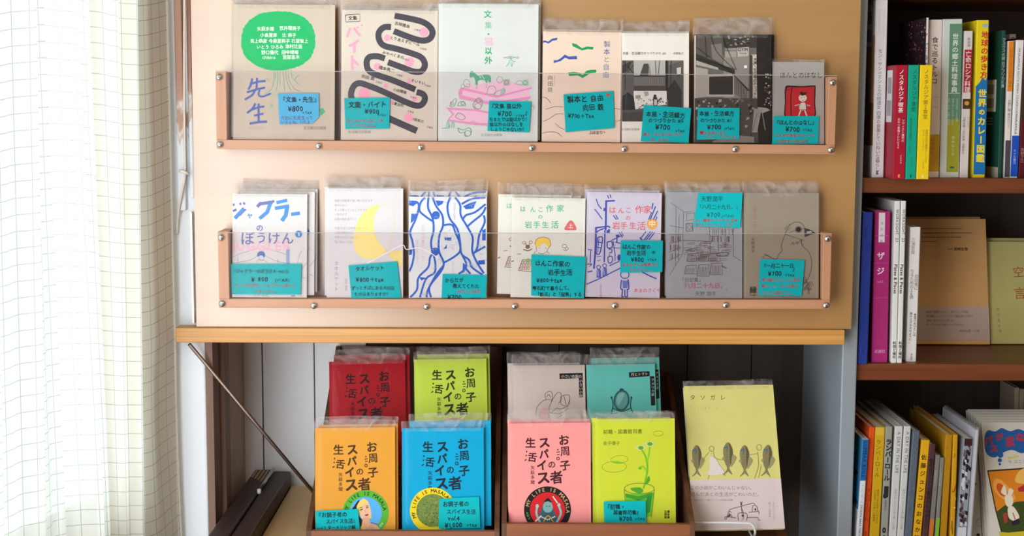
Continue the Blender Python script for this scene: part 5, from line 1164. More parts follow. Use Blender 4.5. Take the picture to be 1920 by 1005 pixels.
A = Art(f, .0006, 54); kk = '8a7c78'; A.T('この小説がこわいんじゃない。', *t1(148, 755), 8.6, kk, rot=.3); A.T('読んだあとの生活がこわいのだ。', *t1(150, 789), 8.9, kk, rot=.3); A.T('一話読みきり 一番やさしい 12の物語小説集', *t1(158, 819), 3.9, '9c8e8a')
A.T('あたらしい人生\n暮らし物語集', *t1(580, 830), 4.8, 'b5a8a4', v=True, lh=1.6)
sk_ = '5a4c48'
for P in (((350, 880), (355, 868), (410, 852), (470, 836), (482, 842)), ((410, 832), (416, 890)), ((404, 832), (420, 830)), ((410, 850), (424, 895), (420, 922)), ((330, 922), (332, 905), (385, 912)), ((335, 920), (345, 890), (358, 895), (366, 912)), ((450, 882), (485, 880), (502, 878), (503, 892)), ((468, 878), (472, 850), (490, 850), (498, 878)), ((398, 925), (398, 888), (440, 890), (440, 925)), ((440, 910), (495, 910), (500, 922), (512, 922)), ((342, 888), (350, 878), (362, 885))): A.S([t1(*q) for q in P], 1.1, sk_)
for x, y in ((412, 840), (345, 903), (485, 868), (418, 900), (352, 898)): A.E(*t1(x, y), 1.8, 2.6, sk_, 8)
A.build('band_print', bd)
sleeve(b, f, .011, .0085, mx=.0006, seed=30)
m = MB(); wr = ink('e3e2de', .35); e = f.ey; z = ZD + .004
P = [W(1301, 981, -.040), W(1340, 980, -.040), W(1400, 981, -.040), W(1409, 983, -.040), W(1414, 989, -.040), W(1416, 998, -.038), W(1415, 1003, -.030)]
lo = P[-1].copy(); lo.z = z + .002
P2 = smoothline([tuple(p) for p in P], 5); P2 = [Vector(tuple(p)) for p in P2] + [lo, lo + Vector((0, .09, 0)), lo + Vector((-.002, .105, .10)), lo + Vector((-.07, .105, .10)), Vector((P[0].x, lo.y + .09, z + .002)), Vector((P[0].x, lo.y, z + .002)), P[0]]
m.tube(P2, .0019, wr, 8); o = m.build('wire_easel', None, smooth=True); tagit(o, 'white coated wire easel holding the yellow fish paperback', 'book easel')
# ================================================================== bookcase on the right
M_CASE = wood('mahogany_shelf', '5c2a10', '7d421d', 'x', 55, 2.5, .42)
M_CASEB = wood('mahogany_back', '3a302b', '4a3d36', 'z', 40, 2, .7)
M_CASEV = wood('mahogany_side', '3a2015', '523022', 'z', 55, 2.5, .5)
YS = .032; YBK = .36
Z1 = W(1700, 334, YS).z; Z1b = W(1700, 362, YS).z; Z2 = W(1640, 682, YS).z; Z2b = W(1640, 713, YS).z; Z3 = W(1640, 1062, YS).z; Z0b = W(1700, -9, YS).z
XC0 = xpo + .0005; XC1 = XC0 + .78
cb = empty('bookcase', Matrix.Translation((XC0, YS, 0)), 'mahogany brown bookcase full of books right of the grey-blue pillar', 'bookcase')
def cpart(nm, x0, x1, y0, y1, z0, z1, mt, bev=.001):
    m = MB(); m.box(x0 - XC0, x1 - XC0, y0 - YS, y1 - YS, z0, z1, mt, bev); return m.build(nm, cb)
cpart('side_panel', XC0, XC0 + .0008, YS + .02, YBK, .0, 2.2, M_CASEV, 0); cpart('side_panel', XC1, XC1 + .02, YS, YBK, .0, 2.2, M_CASEV)
cpart('back_panel', XC0, XC1 + .02, YBK, YBK + .01, .0, 2.2, M_CASEB, 0)
for a, b in ((Z1b, Z1), (Z2b, Z2), (Z3 - .023, Z3), (Z0b, Z0b + .022), (.06, .083)): cpart('shelf', XC0 + .001, XC1, YS, YBK, a, b, M_CASE)

GS1, GS2, GS3 = 'books on the upper bookcase shelf', 'books on the middle bookcase shelf', 'books on the lower bookcase shelf'
class Spine:
    def __init__(s, tl, tr, bl, br, zs, label, group, cover, depth=.14, y=None, pages=PAGES, last={}, free=False):
        s.c = (tl, tr, bl, br)
        if y is None: y = max(.0, min(.05, WZ(bl[0], bl[1], zs).y))
        f = spine_frame(bl, br, tl, y); s.f = f
        # neighbours stand side by side: start where the last book on this shelf ends
        key = group; sl = f.up.x / f.up.z
        if key in last and not free:
            px_, pz_, ps_, pt_ = last[key]
            sh = max(px_ + ps_ * (z - pz_) + .0004 - (f.O.x + sl * (z - f.O.z)) for z in (zs, min(pt_, f.O.z + f.h * f.up.z)))
            if sh > 0:
                f.O = f.O + Vector((sh, 0, 0)); f.w = max(.0035, f.w - sh)
        if not free:
            q = f.O + f.ex * f.w; last[key] = (q.x, q.z, sl, f.O.z + f.h * f.up.z)
        # stand it on the shelf
        k = (zs + .0003 - f.O.z) / f.up.z; f.O = f.O + f.up * k; f.h -= k
        low = min(0, f.ex.z * f.w); f.O = f.O + f.up * (-low); f.h += low
        cm = paper(cover, .42, .03); w, h, c = f.w, f.h, .0009
        s.root = empty('book', f.mat(), label, 'book', group); s.d = depth
        m = MB(); b = min(.0012, w * .2)
        m.prism([(b, 0), (w - b, 0), (w, b), (w, depth), (w - c, depth), (w - c, c * 1.2), (c, c * 1.2), (c, depth), (0, depth), (0, b)], cm, 'z', 0, h); s.cov = m.build('cover', s.root)
        m = MB(); m.box(c, w - c, c * 1.2, depth - .003, .002, h - .0022, pages); m.build('pages', s.root)
        s.A = Art(f, .00006, len(label)); s.tilt = math.degrees(math.atan2(((tl[0] + tr[0]) - (bl[0] + br[0])) / 2, ((bl[1] + br[1]) - (tl[1] + tr[1])) / 2))
        s.L = Fr(f.O + f.ey * depth, -f.ey, f.up)
    def at(s, u, v):
        tl, tr, bl, br = s.c; a = (tl[0] + (tr[0] - tl[0]) * u, tl[1] + (tr[1] - tl[1]) * u); b = (bl[0] + (br[0] - bl[0]) * u, bl[1] + (br[1] - bl[1]) * u)
        return (a[0] + (b[0] - a[0]) * v, a[1] + (b[1] - a[1]) * v)
    def t(s, txt, u, v, size, col, lat=False, **k):
        x, y = s.at(u, v)
        if lat: s.A.T(txt, x, y, size, col, side=True, rot=s.tilt, **k)
        else: s.A.T(txt, x, y, size, col, v=True, rot=s.tilt, **k)
        return s
    def r(s, u0, u1, v0, v1, col):
        s.A.P([s.at(u0, v0), s.at(u1, v0), s.at(u1, v1), s.at(u0, v1)], col); return s
    def done(s): s.A.build('spine_lettering', s.root); return s
    def side(s, fn, name='cover_print', label=None):
        """print on the cover that faces left; given by depth from the spine and height fractions"""
        Ls = s.L; A = Art(Ls, .00006, 3); d, h = s.d, s.f.h
        class Q: pass
        def P(pts, col):
            # metres: a from spine edge backwards, b height fraction
            V = [(d - a, b * h) for a, b in pts]
            if col != A.last: A.z += .00003; A.last = col
            m = ink(col)
            if m not in A.mats: A.mats.append(m)
            b0 = len(A.V); A.V += [(x, -A.z, z) for x, z in V]; A.F.append(tuple(range(b0, b0 + len(V)))); A.M.append(A.mats.index(m))
        fn(P); o = mesh(name, A.V, A.F, A.mats, s.cov, s.f.mat().inverted() @ Ls.mat(), A.M)
        if label: o['label'] = label
        return s
def barcode(P, a0, a1, b0, b1):
    P([(a0, b0), (a1, b0), (a1, b1), (a0, b1)], 'e9e9e8')
    for q0, q1 in ((.12, .42), (.55, .86)):
        x = a0 + (a1 - a0) * .15
        while x < a0 + (a1 - a0) * .85:
            w_ = rnd.choice((.0006, .0010, .0014)); P([(x, b0 + (b1 - b0) * q0), (x + w_, b0 + (b1 - b0) * q0), (x + w_, b0 + (b1 - b0) * q1), (x, b0 + (b1 - b0) * q1)], '55585c'); x += w_ + rnd.choice((.0007, .0012))
WH = 'e6e3e2'
# ---- upper shelf
s = Spine((1642.5, -2), (1666, -2), (1634.6, 333), (1657, 333), Z1, 'tall white-spined book against the pillar, leftmost on the upper bookcase shelf', GS1, 'e4e0e2')
s.t('モン・サン＝ミシェルの修道女 四季の食事とていねいな暮らし', .45, .28, 8.8, '5b5458', sp=.92).t('祈りと食 ひと皿のごちそう', .3, .06, 3.6, 'b9b4b8').t('Hannah Bernard Monastère Recettes', .7, .06, 3.4, 'c2bdc0', lat=True); s.A.G('g', *s.at(.45, .965), 10, '4a4480', 0, .03); s.done()
def fn(P):
    P([(.0, .18), (.14, .18), (.14, .80), (.0, .80)], 'c7a27a'); P([(.0, .18), (.14, .18), (.14, .44), (.0, .42)], '8a6444'); P([(.02, .36), (.06, .34), (.09, .44), (.08, .58), (.03, .56)], '8a8ea6'); barcode(P, .014, .05, .74, .97)
s.side(fn, label='cover photograph with white barcode label')
s = Spine((1680, 122), (1703, 122), (1674, 337.5), (1697, 337.5), Z1, 'crimson book with white katakana title, first of three short matching books', GS1, 'a51a30', .10)
s.t('ノスタルジア喫茶', .48, .035, 10, 'f0e6e6', sp=1.03, w=.01).t('ソヴィエト連邦の', .72, .47, 5.4, 'eadada').t('おやつ事情とレシピ56', .36, .46, 5.4, 'eadada').t('イスクラ', .6, .78, 4.4, 'eadada'); s.A.G('g', *s.at(.5, .955), 8, 'e8b23c', 0, .03); s.done()
s.side(lambda P: barcode(P, .016, .045, .5, .96), 'barcode_label', 'white barcode label')
s = Spine((1704, 122), (1725, 122), (1697.8, 338), (1717.5, 338), Z1, 'emerald green book, middle of three short matching books', GS1, '12a083', .10)
s.t('ノスタルジア食堂', .55, .035, 9.6, '0e5f50', sp=1.05, w=.01).t('東欧旧社会主義国のレシピ63', .35, .46, 4.8, '0e5f50').t('イスクラ', .55, .8, 4.4, '0e5f50'); s.A.G('g', *s.at(.5, .955), 7.5, '0c4a40', 0, .03); s.done()
s = Spine((1726, 122), (1747.5, 122), (1718.3, 338), (1741.5, 338), Z1, 'bright yellow book, third of three short matching books', GS1, 'ecc81c', .10)
s.t('ノスタルジア第2食堂', .55, .035, 9.4, '8a7a1c', sp=1.02, w=.01).t('東欧旧社会主義国のレシピ65', .72, .56, 4.6, '7a6c1c').t('ロシア・ウクライナ', .45, .56, 4.4, '8a7a1c').t('イスクラ', .5, .82, 4.4, '8a7a1c'); s.A.G('g', *s.at(.5, .96), 6.5, 'f5ecc0', 0, .03); s.done()
s = Spine((1728, 33), (1741, 33), (1722, 329), (1735, 329), Z1, 'pink-white spine book with a dark flecked cover behind the short matching books', GS1, 'e2d3d6', .14, y=.038)
s.t('クルドの食卓', .5, .09, 13.5, '3c3234', sp=1.02, w=.012); s.done()
def fn(P):
    P([(0, 0), (.14, 0), (.14, 1), (0, 1)], '33242a'); q = random.Random(8)
    for i in range(150):
        a, b = q.uniform(.002, .12), 1 - abs(q.gauss(0, .2)); c = ['241a1e', '8a2434', '4a5a40', '6e3a46', 'b03a4a', 'a08a92'][i // 25]; sz = q.uniform(.002, .006)
        if 0 < b < .985: P([(a, b), (a + sz, b + .004), (a + sz * .8, b + sz * 3), (a - .001, b + sz * 2)], c)
    P([(.002, .55), (.03, .72), (.034, .72), (.004, .5)], '9a7f9a')
s.side(fn)
s = Spine((1743, 37), (1765.5, 37), (1736, 327.5), (1760.5, 327.5), Z1, 'white and ochre spine book with brown vertical title, beside the green encyclopedia', GS1, 'ddd0ca')
s.r(0, 1, .74, 1, 'c79a2a').r(0, 1, .98, 1, 'd8cfc4').t('食で巡るトルコ', .5, .11, 12.4, '4a3a30', sp=1.03, w=.01).t('岡崎伸也', .42, .76, 8, 'a8791c', sp=1.02).r(.3, .34, .5, .72, 'c9bdb6').r(.2, .9, .497, .502, 'c9bdb6').r(.2, .9, .56, .565, 'c9bdb6'); s.done()
s = Spine((1767.5, 36), (1808, 36), (1761.5, 327), (1798.5, 327), Z1, 'thick book with a sage green and olive spine, white vertical title', GS1, 'c9cfc8')
s.r(.34, .94, .03, .645, '5f8a70').r(.34, .94, .645, .985, '9a9a2c').t('世界の郷土料理事典', .62, .09, 12, 'dfe8de', sp=1.04, w=.014).r(.36, .9, .475, .48, 'b9c9bb').t('全世界各国・300地域', .78, .51, 4.2, 'b5c6b8').t('料理の作り方を通して知る', .58, .51, 4.2, 'b5c6b8').t('歴史、文化、宗教の食規定', .4, .51, 4.2, 'b5c6b8').t('青木ゆり子', .64, .75, 7.4, 'c9cb8c', sp=1.05); s.A.E(*s.at(.62, .955), 4.4, 2, '2f6a5c'); s.done()
s = Spine((1809, 58), (1826, 58), (1800, 326.5), (1815.5, 326.5), Z1, 'slim white-spined book with a red title block, right of the sage green book', GS1, 'd8cfcb')
s.r(.05, .95, .13, .43, 'a62a34').t('亡命ロシア料理', .5, .14, 11.4, 'e8dcd8', sp=.98, w=.01).t('新装版', .5, .045, 6, '5a5050').r(.0, 1, .475, .545, '4a3424').t('沼野充義・北川和美・沼野恭子', .28, .6, 5, '6a5f5a').t('P・ワイリ', .75, .6, 4.2, '7a6f6a'); s.A.E(*s.at(.5, .505), 4.5, 4, 'c9994a'); s.done()
s = Spine((1832, 38), (1858.5, 38), (1824.5, 327), (1847, 327), Z1, 'yellow and blue guidebook with fat red title, on the upper bookcase shelf', GS1, 'e6cf1e')
s.A.P([s.at(*q) for q in ((0, .43), (.35, .40), (.5, .37), (.75, .39), (1, .36), (1, 1), (0, 1))], '1b6fae')
for i, ch in enumerate('地球の歩き方'): s.A.G(ch, *s.at(.6, .095 + i * .052), 14, 'c5322e', 2, .03)
for i, ch in enumerate('世界のカレー図鑑'): s.A.G(ch, *s.at(.55, .475 + i * .06), 16 if ch != 'の' else 12, 'e8d23a', 2 if ch != 'ー' else 92, .04)
s.A.E(*s.at(.6, .035), 6, 3.4, '8fb4cf'); s.done()
s = Spine((1879.5, 57), (1888, 57), (1871, 331), (1878, 331), Z1, 'dark green book showing its cover with a white barcode label', GS1, '1c4a3c', .16)
s.t('クスクスの謎 北アフリカの食', .5, .05, 7.4, 'b5c9bf', sp=.95); s.done()
def fn(P):
    P([(0, .0), (.16, .0), (.16, .07), (0, .07)], 'b5a795'); barcode(P, .018, .075, .45, .67)
    for i in range(3): P([(.03, .40 - i * .02), (.08 - i * .01, .40 - i * .02), (.08 - i * .01, .408 - i * .02), (.03, .408 - i * .02)], '8fae9f')
    for i in range(8): a = i * .785; P([(.05 + .012 * math.cos(a), .31 + .025 * math.sin(a)), (.05 + .014 * math.cos(a), .31 + .028 * math.sin(a)), (.05 + .012 * math.cos(a + .5), .31 + .025 * math.sin(a + .5))], '8fae9f')
s.side(fn, label='dark green cover with white barcode label')
s = Spine((1891, 77), (1902.5, 77), (1882.5, 332), (1893, 332), Z1, 'thin book with orange over white spine, near the right of the upper shelf', GS1, 'ded8d0', .13)
s.r(0, 1, 0, .37, 'e0861e').r(0, 1, .73, 1, '4a4650').t('ビリヤニとインドのごはん', .5, .06, 6.6, '8a4a14', sp=.9).t('水野仁輔 東京カリー', .5, .43, 6, '7a7068', sp=.95); s.done()
s = Spine((1893.5, 64), (1906, 64), (1884, 329), (1896, 329), Z1, 'white book with a red arc on its spine, behind the orange and white one', GS1, 'd6d0ca', .10, y=.17, free=True)
s.A.S([s.at(.05, .06), s.at(.3, .03), s.at(.7, .03), s.at(1, .08)], 2, 'b04a40'); s.done()
s = Spine((1906, 75), (1919, 75), (1893.5, 331), (1908, 331), Z1, 'slim white and royal blue spine cookbook near the right of the upper shelf', GS1, 'e4e2e0', .13)
s.r(0, 1, .70, 1, '1c4fb8').t('MASALAWALA SOUTH INDIAN COOKBOOK', .5, .06, 5.6, '5a5658', lat=True, w=.01).t('MASALAWALA', .5, .54, 5.2, '3a3638', lat=True, w=.02).t('ナイル善己', .5, .80, 5.6, 'b9cbe8'); s.done()
s = Spine((1921, 70), (1942, 70), (1909.5, 329), (1928, 329), Z1, 'wine red book at the right edge of the upper bookcase shelf', GS1, '5a1a22', .13)
s.r(0, 1, 0, .6, '2f3320').t('矢野了三', .3, .80, 7, 'b08a8c', sp=1); s.done()
# ---- middle shelf
s = Spine((1618.5, 398), (1636, 397.5), (1608.3, 683), (1626.5, 683), Z2, 'navy blue book against the pillar, leftmost on the middle bookcase shelf', GS2, '27398a')
s.t('演劇選集', .35, .10, 5.6, '1a2868').t('ザジ', .65, .20, 9, '1a2868', sp=1.2).t('vol.1', .5, .32, 5, '1a2868', lat=True).t('点滅社', .5, .88, 5, '1a2868'); s.done()
s = Spine((1640, 396), (1669, 396), (1634.5, 680), (1664, 680), Z2, 'magenta book with large white katakana, second on the middle shelf', GS2, 'a82c70')
s.r(.28, .68, .01, .205, 'dccfd8').t('演劇選集', .48, .06, 6.6, 'a08a9c', sp=1.7)
s.A.G('ザ', *s.at(.45, .295), 15, 'e8d3e2', 0, .02).G('ジ', *s.at(.45, .395), 15, 'e8d3e2', 0, .02); s.A.T('vol.2', *s.at(.45, .465), 5.4, 'd9a9cf', a='c'); s.A.T('点滅社', *s.at(.5, .925), 7, 'd9a9cf', a='c')
for v in (.16, .34, .57): s.r(.05, .95, v, v + .003, 'b84f9d')
s.done()
for (tl, tr, bl, br), wh in ((((1678, 377), (1689, 377), (1671, 681), (1681.3, 681)), 'left'), (((1690, 377), (1701.5, 377), (1682.2, 681), (1691.5, 681)), 'right')):
    s = Spine(tl, tr, bl, br, Z2, '%s one of two slim white magazines with matching black spine lettering' % wh, GS2, 'dfdfda', .19)
    s.t('WORKSIGHT  23', .5, .05, 7.6, '3a3a3a', lat=True, w=.005).t('Plates & Places', .42, .39, 8, '2a2a2a', lat=True, w=.025).t('料理と場所', .5, .865, 6.6, '3a3a3a', w=.02); s.done()
s = Spine((1707.5, 426), (1727, 426), (1699, 678.5), (1718, 678.5), Z2, 'white paperback with two columns of black title, beside the tan book', GS2, 'ddd9d6', .13)
s.t('三浦哲哉', .3, .08, 7.6, '5a5654', sp=1.0).t('自炊者に', .72, .35, 7.8, '4a4644', sp=.95).t('なるための26週', .3, .31, 7.8, '4a4644', sp=.95).t('青菜のおひたしは', .72, .64, 5.4, '4a4644', w=.015).t('海のさざなみのように。', .32, .63, 5.4, '4a4644', w=.015).t('朝日出版社', .5, .94, 4, '7a7674', sp=.6); s.done()
def shelf_front(bl, br, tl, t, col, label, zs, lean, group, name='paperback'):
    y = WZ(bl[0], bl[1], zs).y; f = face_frame(bl, br, tl, y, y + lean); f.O.z = zs + .0006 + .1 * 0
    f.ex = Vector((f.ex.x, 0, 0)).normalized(); f.up = (f.up - f.ex * f.up.dot(f.ex)).normalized(); f.ey = f.up.cross(f.ex).normalized()
    f.O.z += max(0, -f.ey.z * t); b, cv = paperback(f, t, paper(col, .5, .04), name, label, group); return f, b, cv
f, b, cv = shelf_front((1706, 648), (1856, 650), (1688, 413), .009, 'cfa068', 'tan paperback with a pinkish paper band, standing face-out on the middle shelf', Z2, .045, GS2)
def k2(x, y): return (1590 + x * .378, 340 + y * .378)
A = Art(f, seed=61)
for i, (x0_, x1_) in enumerate(((365, 590), (365, 612), (365, 608), (365, 455))): A.fine(*k2(x0_, 235 + i * 21), *k2(x1_, 238 + i * 21), '6a5340')
A.T('柴崎友香', *k2(525, 336), 6.6, '5a4434', w=.02); A.fine(*k2(495, 336), *k2(515, 336), '6a5340'); A.build('title_lettering', cv)
za_ = f.loc(*k2(600, 622))[1]
m = MB(); m.box(-.0002, f.w + .0002, -.0005, -.00005, .006, za_, paper('b9a296', .5, .03)); bd = m.build('paper_band', b); bd['label'] = 'pinkish paper band'
A = Art(f, .0006, 62)
for i, tx in enumerate(('最後の晩餐のように、悠々とした空間。', '奥深層にしっくりしていて転念深さがあり', '凍床、淡々と心に満ちた。', 'ずっぺってな小説がかかれるかな。')): A.T(tx, *k2(388, 648 + i * 21), 5.2, '6f5a50', sp=.93, sx=.95)
A.T('柴崎友香・小説', *k2(552, 742), 5.4, '6f5a50'); A.build('band_print', bd)
behind(b, f, [(-.004, .0022, .0135, 'tan paperback standing behind the banded one, a dark edge along its top')], GS2)
f, b, cv = shelf_front((1858, 647), (1985, 647), (1838, 456), .006, 'b9b272', 'yellow-olive booklet with red brushed characters, cut by the right edge of the picture', Z2, .045, GS2)
A = Art(f, seed=63); A.G('空', *k2(845, 450), 22, 'a8552f', -4, 0).G('言', *k2(852, 555), 24, 'a8552f', -4, 0)
for i, ch in enumerate('マツモト今'): A.G(ch, *k2(742 + i * 3, 636 + i * 27), 7.6, '6a6a3a')
A.build('title_lettering', cv); behind(b, f, [(-.002, .0050, .0105, 'yellow-olive booklet standing behind, a second top edge above the red-titled one')], GS2)
# ---- lower shelf (feet of the books are below the picture)
def low(tl, tr, bl, br, label, cover, depth=.17, **k):
    """bl, br are where the spine leaves the picture at its bottom edge; carried on down to the shelf"""
    q = (1060 - tl[1]) / (1005 - tl[1]); e = lambda a, b: (a[0] + (b[0] - a[0]) * q, 1060)
    return Spine(tl, tr, e(tl, bl), e(tr, br), Z3, label, GS3, cover, depth, **k)
s = low((1617.5, 823), (1630, 823), (1605.5, 1005), (1617.2, 1005), 'blue over white magazine at the pillar, leftmost on the lower shelf', 'd9dce0', .20, y=.028)
s.r(0, 1, 0, .33, '1a5f9e').t('LUMBAR ROLL', .5, .02, 9.5, '0e2c50', lat=True, w=.01).t('ランバーロール', .5, .36, 5, '8a8c90').t('TATSUYA NAKA TOKYO COMIC WORKS', .5, .52, 5, '3a3c40', lat=True, w=.02); s.done()
def fn(P):
    P([(0, .45), (.2, .45), (.2, 1), (0, 1)], '3a93c4'); P([(.01, .72), (.08, .76), (.12, .70), (.05, .64)], '12304e'); P([(.02, .9), (.06, .93), (.10, .86), (.04, .84)], '7cc0dd'); P([(.0, .5), (.05, .55), (.09, .5), (.03, .46)], '1c4f7c')
s.side(fn)
s = low((1630.6, 801), (1639.6, 801), (1618, 1005), (1628.3, 1005), 'orange comic magazine, second on the lower bookcase shelf', 'd9501c', .20, y=.036)
s.t('ランバーロール', .5, .44, 9, 'a83a14', w=.03).t('03', .5, .75, 9, 'a83a14', w=.03); s.done()
s = low((1640, 800.6), (1657.4, 800.6), (1629, 1005), (1648.5, 1005), 'mustard yellow comic magazine with dark katakana, third on the lower shelf', 'c9a11c', .20, y=.036)
s.t('ランバーロール', .5, .09, 9.6, '5a4a14', sp=1.06).t('森泉岳土 安永知澄 おくやまゆか', .7, .45, 4.4, '5a4a14').t('小山田浩子 古川真人 川勝徳重', .4, .45, 4.4, '8a4a24'); s.r(.02, .98, 0, .06, 'cfae3c'); s.done()
s = low((1658.3, 799.7), (1677, 799.7), (1649.3, 1005), (1665.5, 1005), 'grey comic magazine with heavy black katakana and numerals 06', '96968c', .20, y=.036)
s.t('ランバーロール', .5, .09, 11.5, '1f1f1e', sp=.98, w=.045).r(.25, .75, .43, .51, '2a2a28'); s.A.E(*s.at(.4, .5), 4.4, 5, '2a2a28'); s.t('PERFECT', .5, .53, 4.6, '4a4a48', lat=True, w=.02); s.A.G('0', *s.at(.5, .745), 13, '1f1f1e', 2, .05).G('6', *s.at(.5, .80), 13, '1f1f1e', 2, .05); s.done()
for (tl, tr, bl, br), wh in ((((1679, 799), (1694.4, 799), (1667, 1005), (1681.5, 1005)), 'left'), (((1695.6, 799), (1710.8, 799), (1682.5, 1005), (1695.8, 1005)), 'right')):
    s = low(tl, tr, bl, br, '%s one of two pale magazines with thin serif capitals down the spine' % wh, 'c9c9c6', .20, y=.036)
    s.t('A DAY IN THE LIFE', .5, .04, 8.4, '3f4448', lat=True, sx=1).t('安西水丸 ひとりの夜に聴いた音楽', .5, .45, 5, '8a8c8e'); s.done()
s = low((1712, 807.5), (1724.8, 807.5), (1697, 1005), (1710, 1005), 'slate grey cloth-textured spine, right of the two pale magazines', '5a6470', .19, y=.034)
for i in range(80): q = (rnd.random(), rnd.random() * .8); s.A.P([s.at(q[0] * .9, q[1]), s.at(q[0] * .9 + .08, q[1]), s.at(q[0] * .9 + .08, q[1] + .006), s.at(q[0] * .9, q[1] + .006)], ['76808c', '444d58'][i // 40])
s.done()
s = low((1728.3, 824.8), (1742.6, 824.8), (1711.6, 1005), (1727, 1005), 'amber yellow book with brushy black spine title on the lower shelf', 'dda41c', .15, y=.036)
for i, ch in enumerate('佐藤ジュンコのおなか福福日記'): s.A.G(ch, *s.at(.5, .14 + i * .064), 10.5, '33280e', s.tilt + rnd.uniform(-5, 5), .02)
s.done()
s = low((1743.6, 832.6), (1754.5, 832.6), (1729, 1005), (1740, 1005), 'plum brown book with dark spine writing beside the amber one', '4f3436', .15, y=.036)
s.t('喫茶店のつくる書店のものがたり', .5, .12, 8.6, '2a1a1c', w=.02, sp=1.0); s.done()
s = low((1754.5, 853), (1761, 853), (1741, 1005), (1749.5, 1005), 'thin grey book with an orange foot to its spine', '7a766e', .13, y=.038)
s.r(0, 1, .58, 1, 'c9702a').t('本屋のはなし', .5, .14, 5, 'a8a49a'); s.done()
s = low((1762, 858), (1772, 858), (1751, 1005), (1760.5, 1005), 'thin grey book with a grass green foot to its spine', '7e7c74', .13, y=.038)
s.r(0, 1, .56, 1, '7ab02a').t('日日のひび', .5, .14, 5, 'a8a49a'); s.done()
s = low((1773, 815), (1780, 815), (1762, 1005), (1774, 1005), 'ochre book set next to the wide golden one, plain spine', 'b07f18', .19, y=.040)
s.t('つ', .5, .09, 7, '7a5612'); s.done()
s = low((1781, 815), (1804, 815), (1775, 1005), (1792, 1005), 'wide golden yellow picture book with sparse brown sketches on its spine', 'c9941a', .21, y=.038)
s.A.G('つ', *s.at(.35, .16), 11, '6a4c14', -10, 0); s.A.S([s.at(.2, .40), s.at(.5, .44), s.at(.75, .38)], 1.4, '4a3810').S([s.at(.75, .48), s.at(.9, .55), s.at(.6, .56)], 1.6, 'd9c79a').S([s.at(.2, .62), s.at(.4, .70), s.at(.3, .78)], 1.6, '5a4412').S([s.at(.5, .66), s.at(.6, .76)], 1.6, '5a4412'); s.done()
s = low((1808, 821.6), (1823.2, 821.6), (1794, 1005), (1811, 1005), 'glossy black and white photo book spine, left of the clear-wrapped one', '8f939c', .18, y=.036)
for i in range(60):
    v = rnd.random() * .68; u = rnd.random() * .8; s.A.P([s.at(u, v), s.at(u + .3, v + .01), s.at(u + .25, v + .04), s.at(u, v + .03)], ['44383a', '2a2629', '6a5a58', 'c4c8d2', '1a181a'][i // 12])
s.r(.0, 1, 0, .06, '3a1e20').r(0, 1, .70, 1, 'c6c6ca'); s.done()
s = low((1826.5, 806), (1833.5, 806), (1812.3, 1005), (1820.5, 1005), 'slim white book in shiny clear wrap beside the photo book', 'c9c7cc', .16, y=.030)
s.t('本と猫', .5, .80, 5, '4a484c'); s.done()
m = MB(); m.box(-.0002, s.f.w + .0002, -.0012, s.d * .96, .0002, s.f.h + .004, clear('glossy_wrap', .16, 'f4f4f6', .06, .4, 60)); m.build('plastic_sleeve', s.root)
f, b, cv = shelf_front((1818, 1050), (1843, 1050), (1804, 833), .006, 'a9a79f', 'pale grey booklet with a circle drawing, half hidden left of the picture books', Z3, .05, GS3)
A = Art(f, seed=64); A.O(1836, 980, 5, 7, .9, '77756e'); A.E(1828, 907, 2.6, 2.8, '2a2a28'); A.E(1834, 1003, 3.5, 3, '2a2a28'); A.S([(1824, 912), (1834, 908)], .8, '77756e'); A.build('circle_drawing', cv)
f, b, cv = shelf_front((1861, 1064), (2070, 1058), (1832, 797), .010, 'cfc9bd', 'picture book with red title on a blue cloud above an orange scene', Z3, .075, GS3, 'picture_book')
def k3(x, y): return (1590 + x * .3134, 690 + y * .3134)
A = Art(f, seed=65)
A.PS([k3(*q) for q in ((818, 405), (840, 372), (880, 380), (920, 360), (970, 378), (1020, 365), (1080, 385), (1140, 370), (1200, 400), (1210, 460), (1170, 500), (1100, 490), (1040, 510), (980, 490), (920, 510), (880, 535), (838, 522), (818, 480))], '1f5a9a', 4)
for cx, cy, r_2 in ((912, 520, 5.5), (908, 552, 4), (908, 575, 2.4)): A.E(*k3(cx, cy), r_2, r_2, '1f5a9a')
for ch, x, y, z in (('バ', 840, 435, 18), ('ス', 872, 482, 16), ('が', 905, 412, 15), ('ま', 968, 440, 22), ('な', 1030, 415, 18), ('い', 1085, 440, 18)): A.G(ch, *k3(x, y), z, 'b8303c', -4, .04)
A.T('今 ユニコ', *k3(955, 562), 8, '7f8596', rot=-2); A.P([k3(*q) for q in ((955, 535), (1020, 525), (1020, 534), (955, 544))], 'd2c04a'); A.build('title_lettering', cv)
A = Art(f, seed=66)
A.P([k3(*q) for q in ((832, 612), (1300, 580), (1340, 1150), (960, 1150), (880, 850))], '2a1f14'); A.P([k3(*q) for q in ((840, 620), (1290, 590), (1330, 1140), (965, 1140), (888, 850))], 'd9801c')
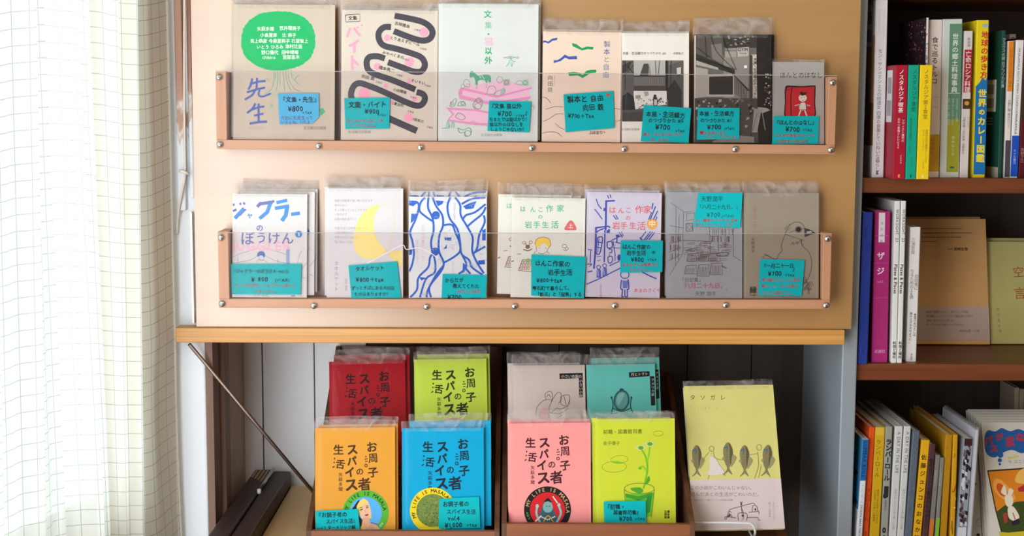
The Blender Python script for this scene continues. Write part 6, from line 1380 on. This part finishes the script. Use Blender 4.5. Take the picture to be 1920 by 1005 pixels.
A.P([k3(*q) for q in ((888, 860), (940, 820), (1010, 800), (1300, 780), (1330, 1140), (965, 1140))], '3a4a1e'); A.P([k3(*q) for q in ((900, 980), (960, 985), (1060, 975), (1320, 960), (1330, 1140), (965, 1140))], 'c9b42a')
A.PS([k3(*q) for q in ((870, 720), (880, 665), (930, 680), (1000, 770), (980, 790), (920, 780))], 'e9a04a', 4); A.PS([k3(*q) for q in ((890, 725), (895, 690), (930, 705), (960, 765), (920, 765))], 'c9551c', 4)
A.PS([k3(*q) for q in ((1000, 680), (1020, 620), (1070, 600), (1120, 650), (1060, 690))], 'e9b45a', 4); A.P([k3(*q) for q in ((1015, 720), (1050, 700), (1120, 700), (1120, 740), (1020, 740))], 'b02a38')
for P in (((935, 760), (915, 740), (935, 700), (950, 755)), ((955, 760), (965, 720), (990, 735), (972, 765)), ((938, 770), (960, 755), (985, 775), (985, 815), (955, 830), (940, 805)), ((960, 830), (990, 830), (1025, 890), (1000, 915), (965, 900), (955, 860))): A.PS([k3(*q) for q in P], 'e2d8c4', 4)
A.S([k3(985, 865), k3(1000, 905)], 1.6, 'b02a38'); A.P([k3(*q) for q in ((925, 870), (950, 865), (955, 920), (935, 930))], 'a83a30'); A.P([k3(*q) for q in ((975, 920), (1020, 900), (1028, 930), (985, 945))], '2a2030')
A.build('animal_scene', cv)
labs = ['nearest', 'second', 'third', 'fourth', 'fifth']
behind(b, f, [(-.0002 * i, .0014 * i, .0120 * i, 'picture book copy behind the orange-scene cover, %s of the fanned white tops' % labs[i - 1]) for i in range(1, 6)], GS3)
for i, (x0_, lab) in enumerate(((1903, 'left one of two pale books at the back of the lower shelf, far right'), (1912.5, 'right one of two pale books at the back of the lower shelf, far right'))):
    s = Spine((x0_, 727 + i * 3), (x0_ + 8.5, 727 + i * 3), (x0_ - 6, 1000), (x0_ + 2.5, 1000), Z3, lab, GS3, 'b5a58a', .07, y=.282); s.done()

# ------------------------------------------------------------------ tidy up
bpy.data.objects.remove(_fo); bpy.data.curves.remove(_fc)
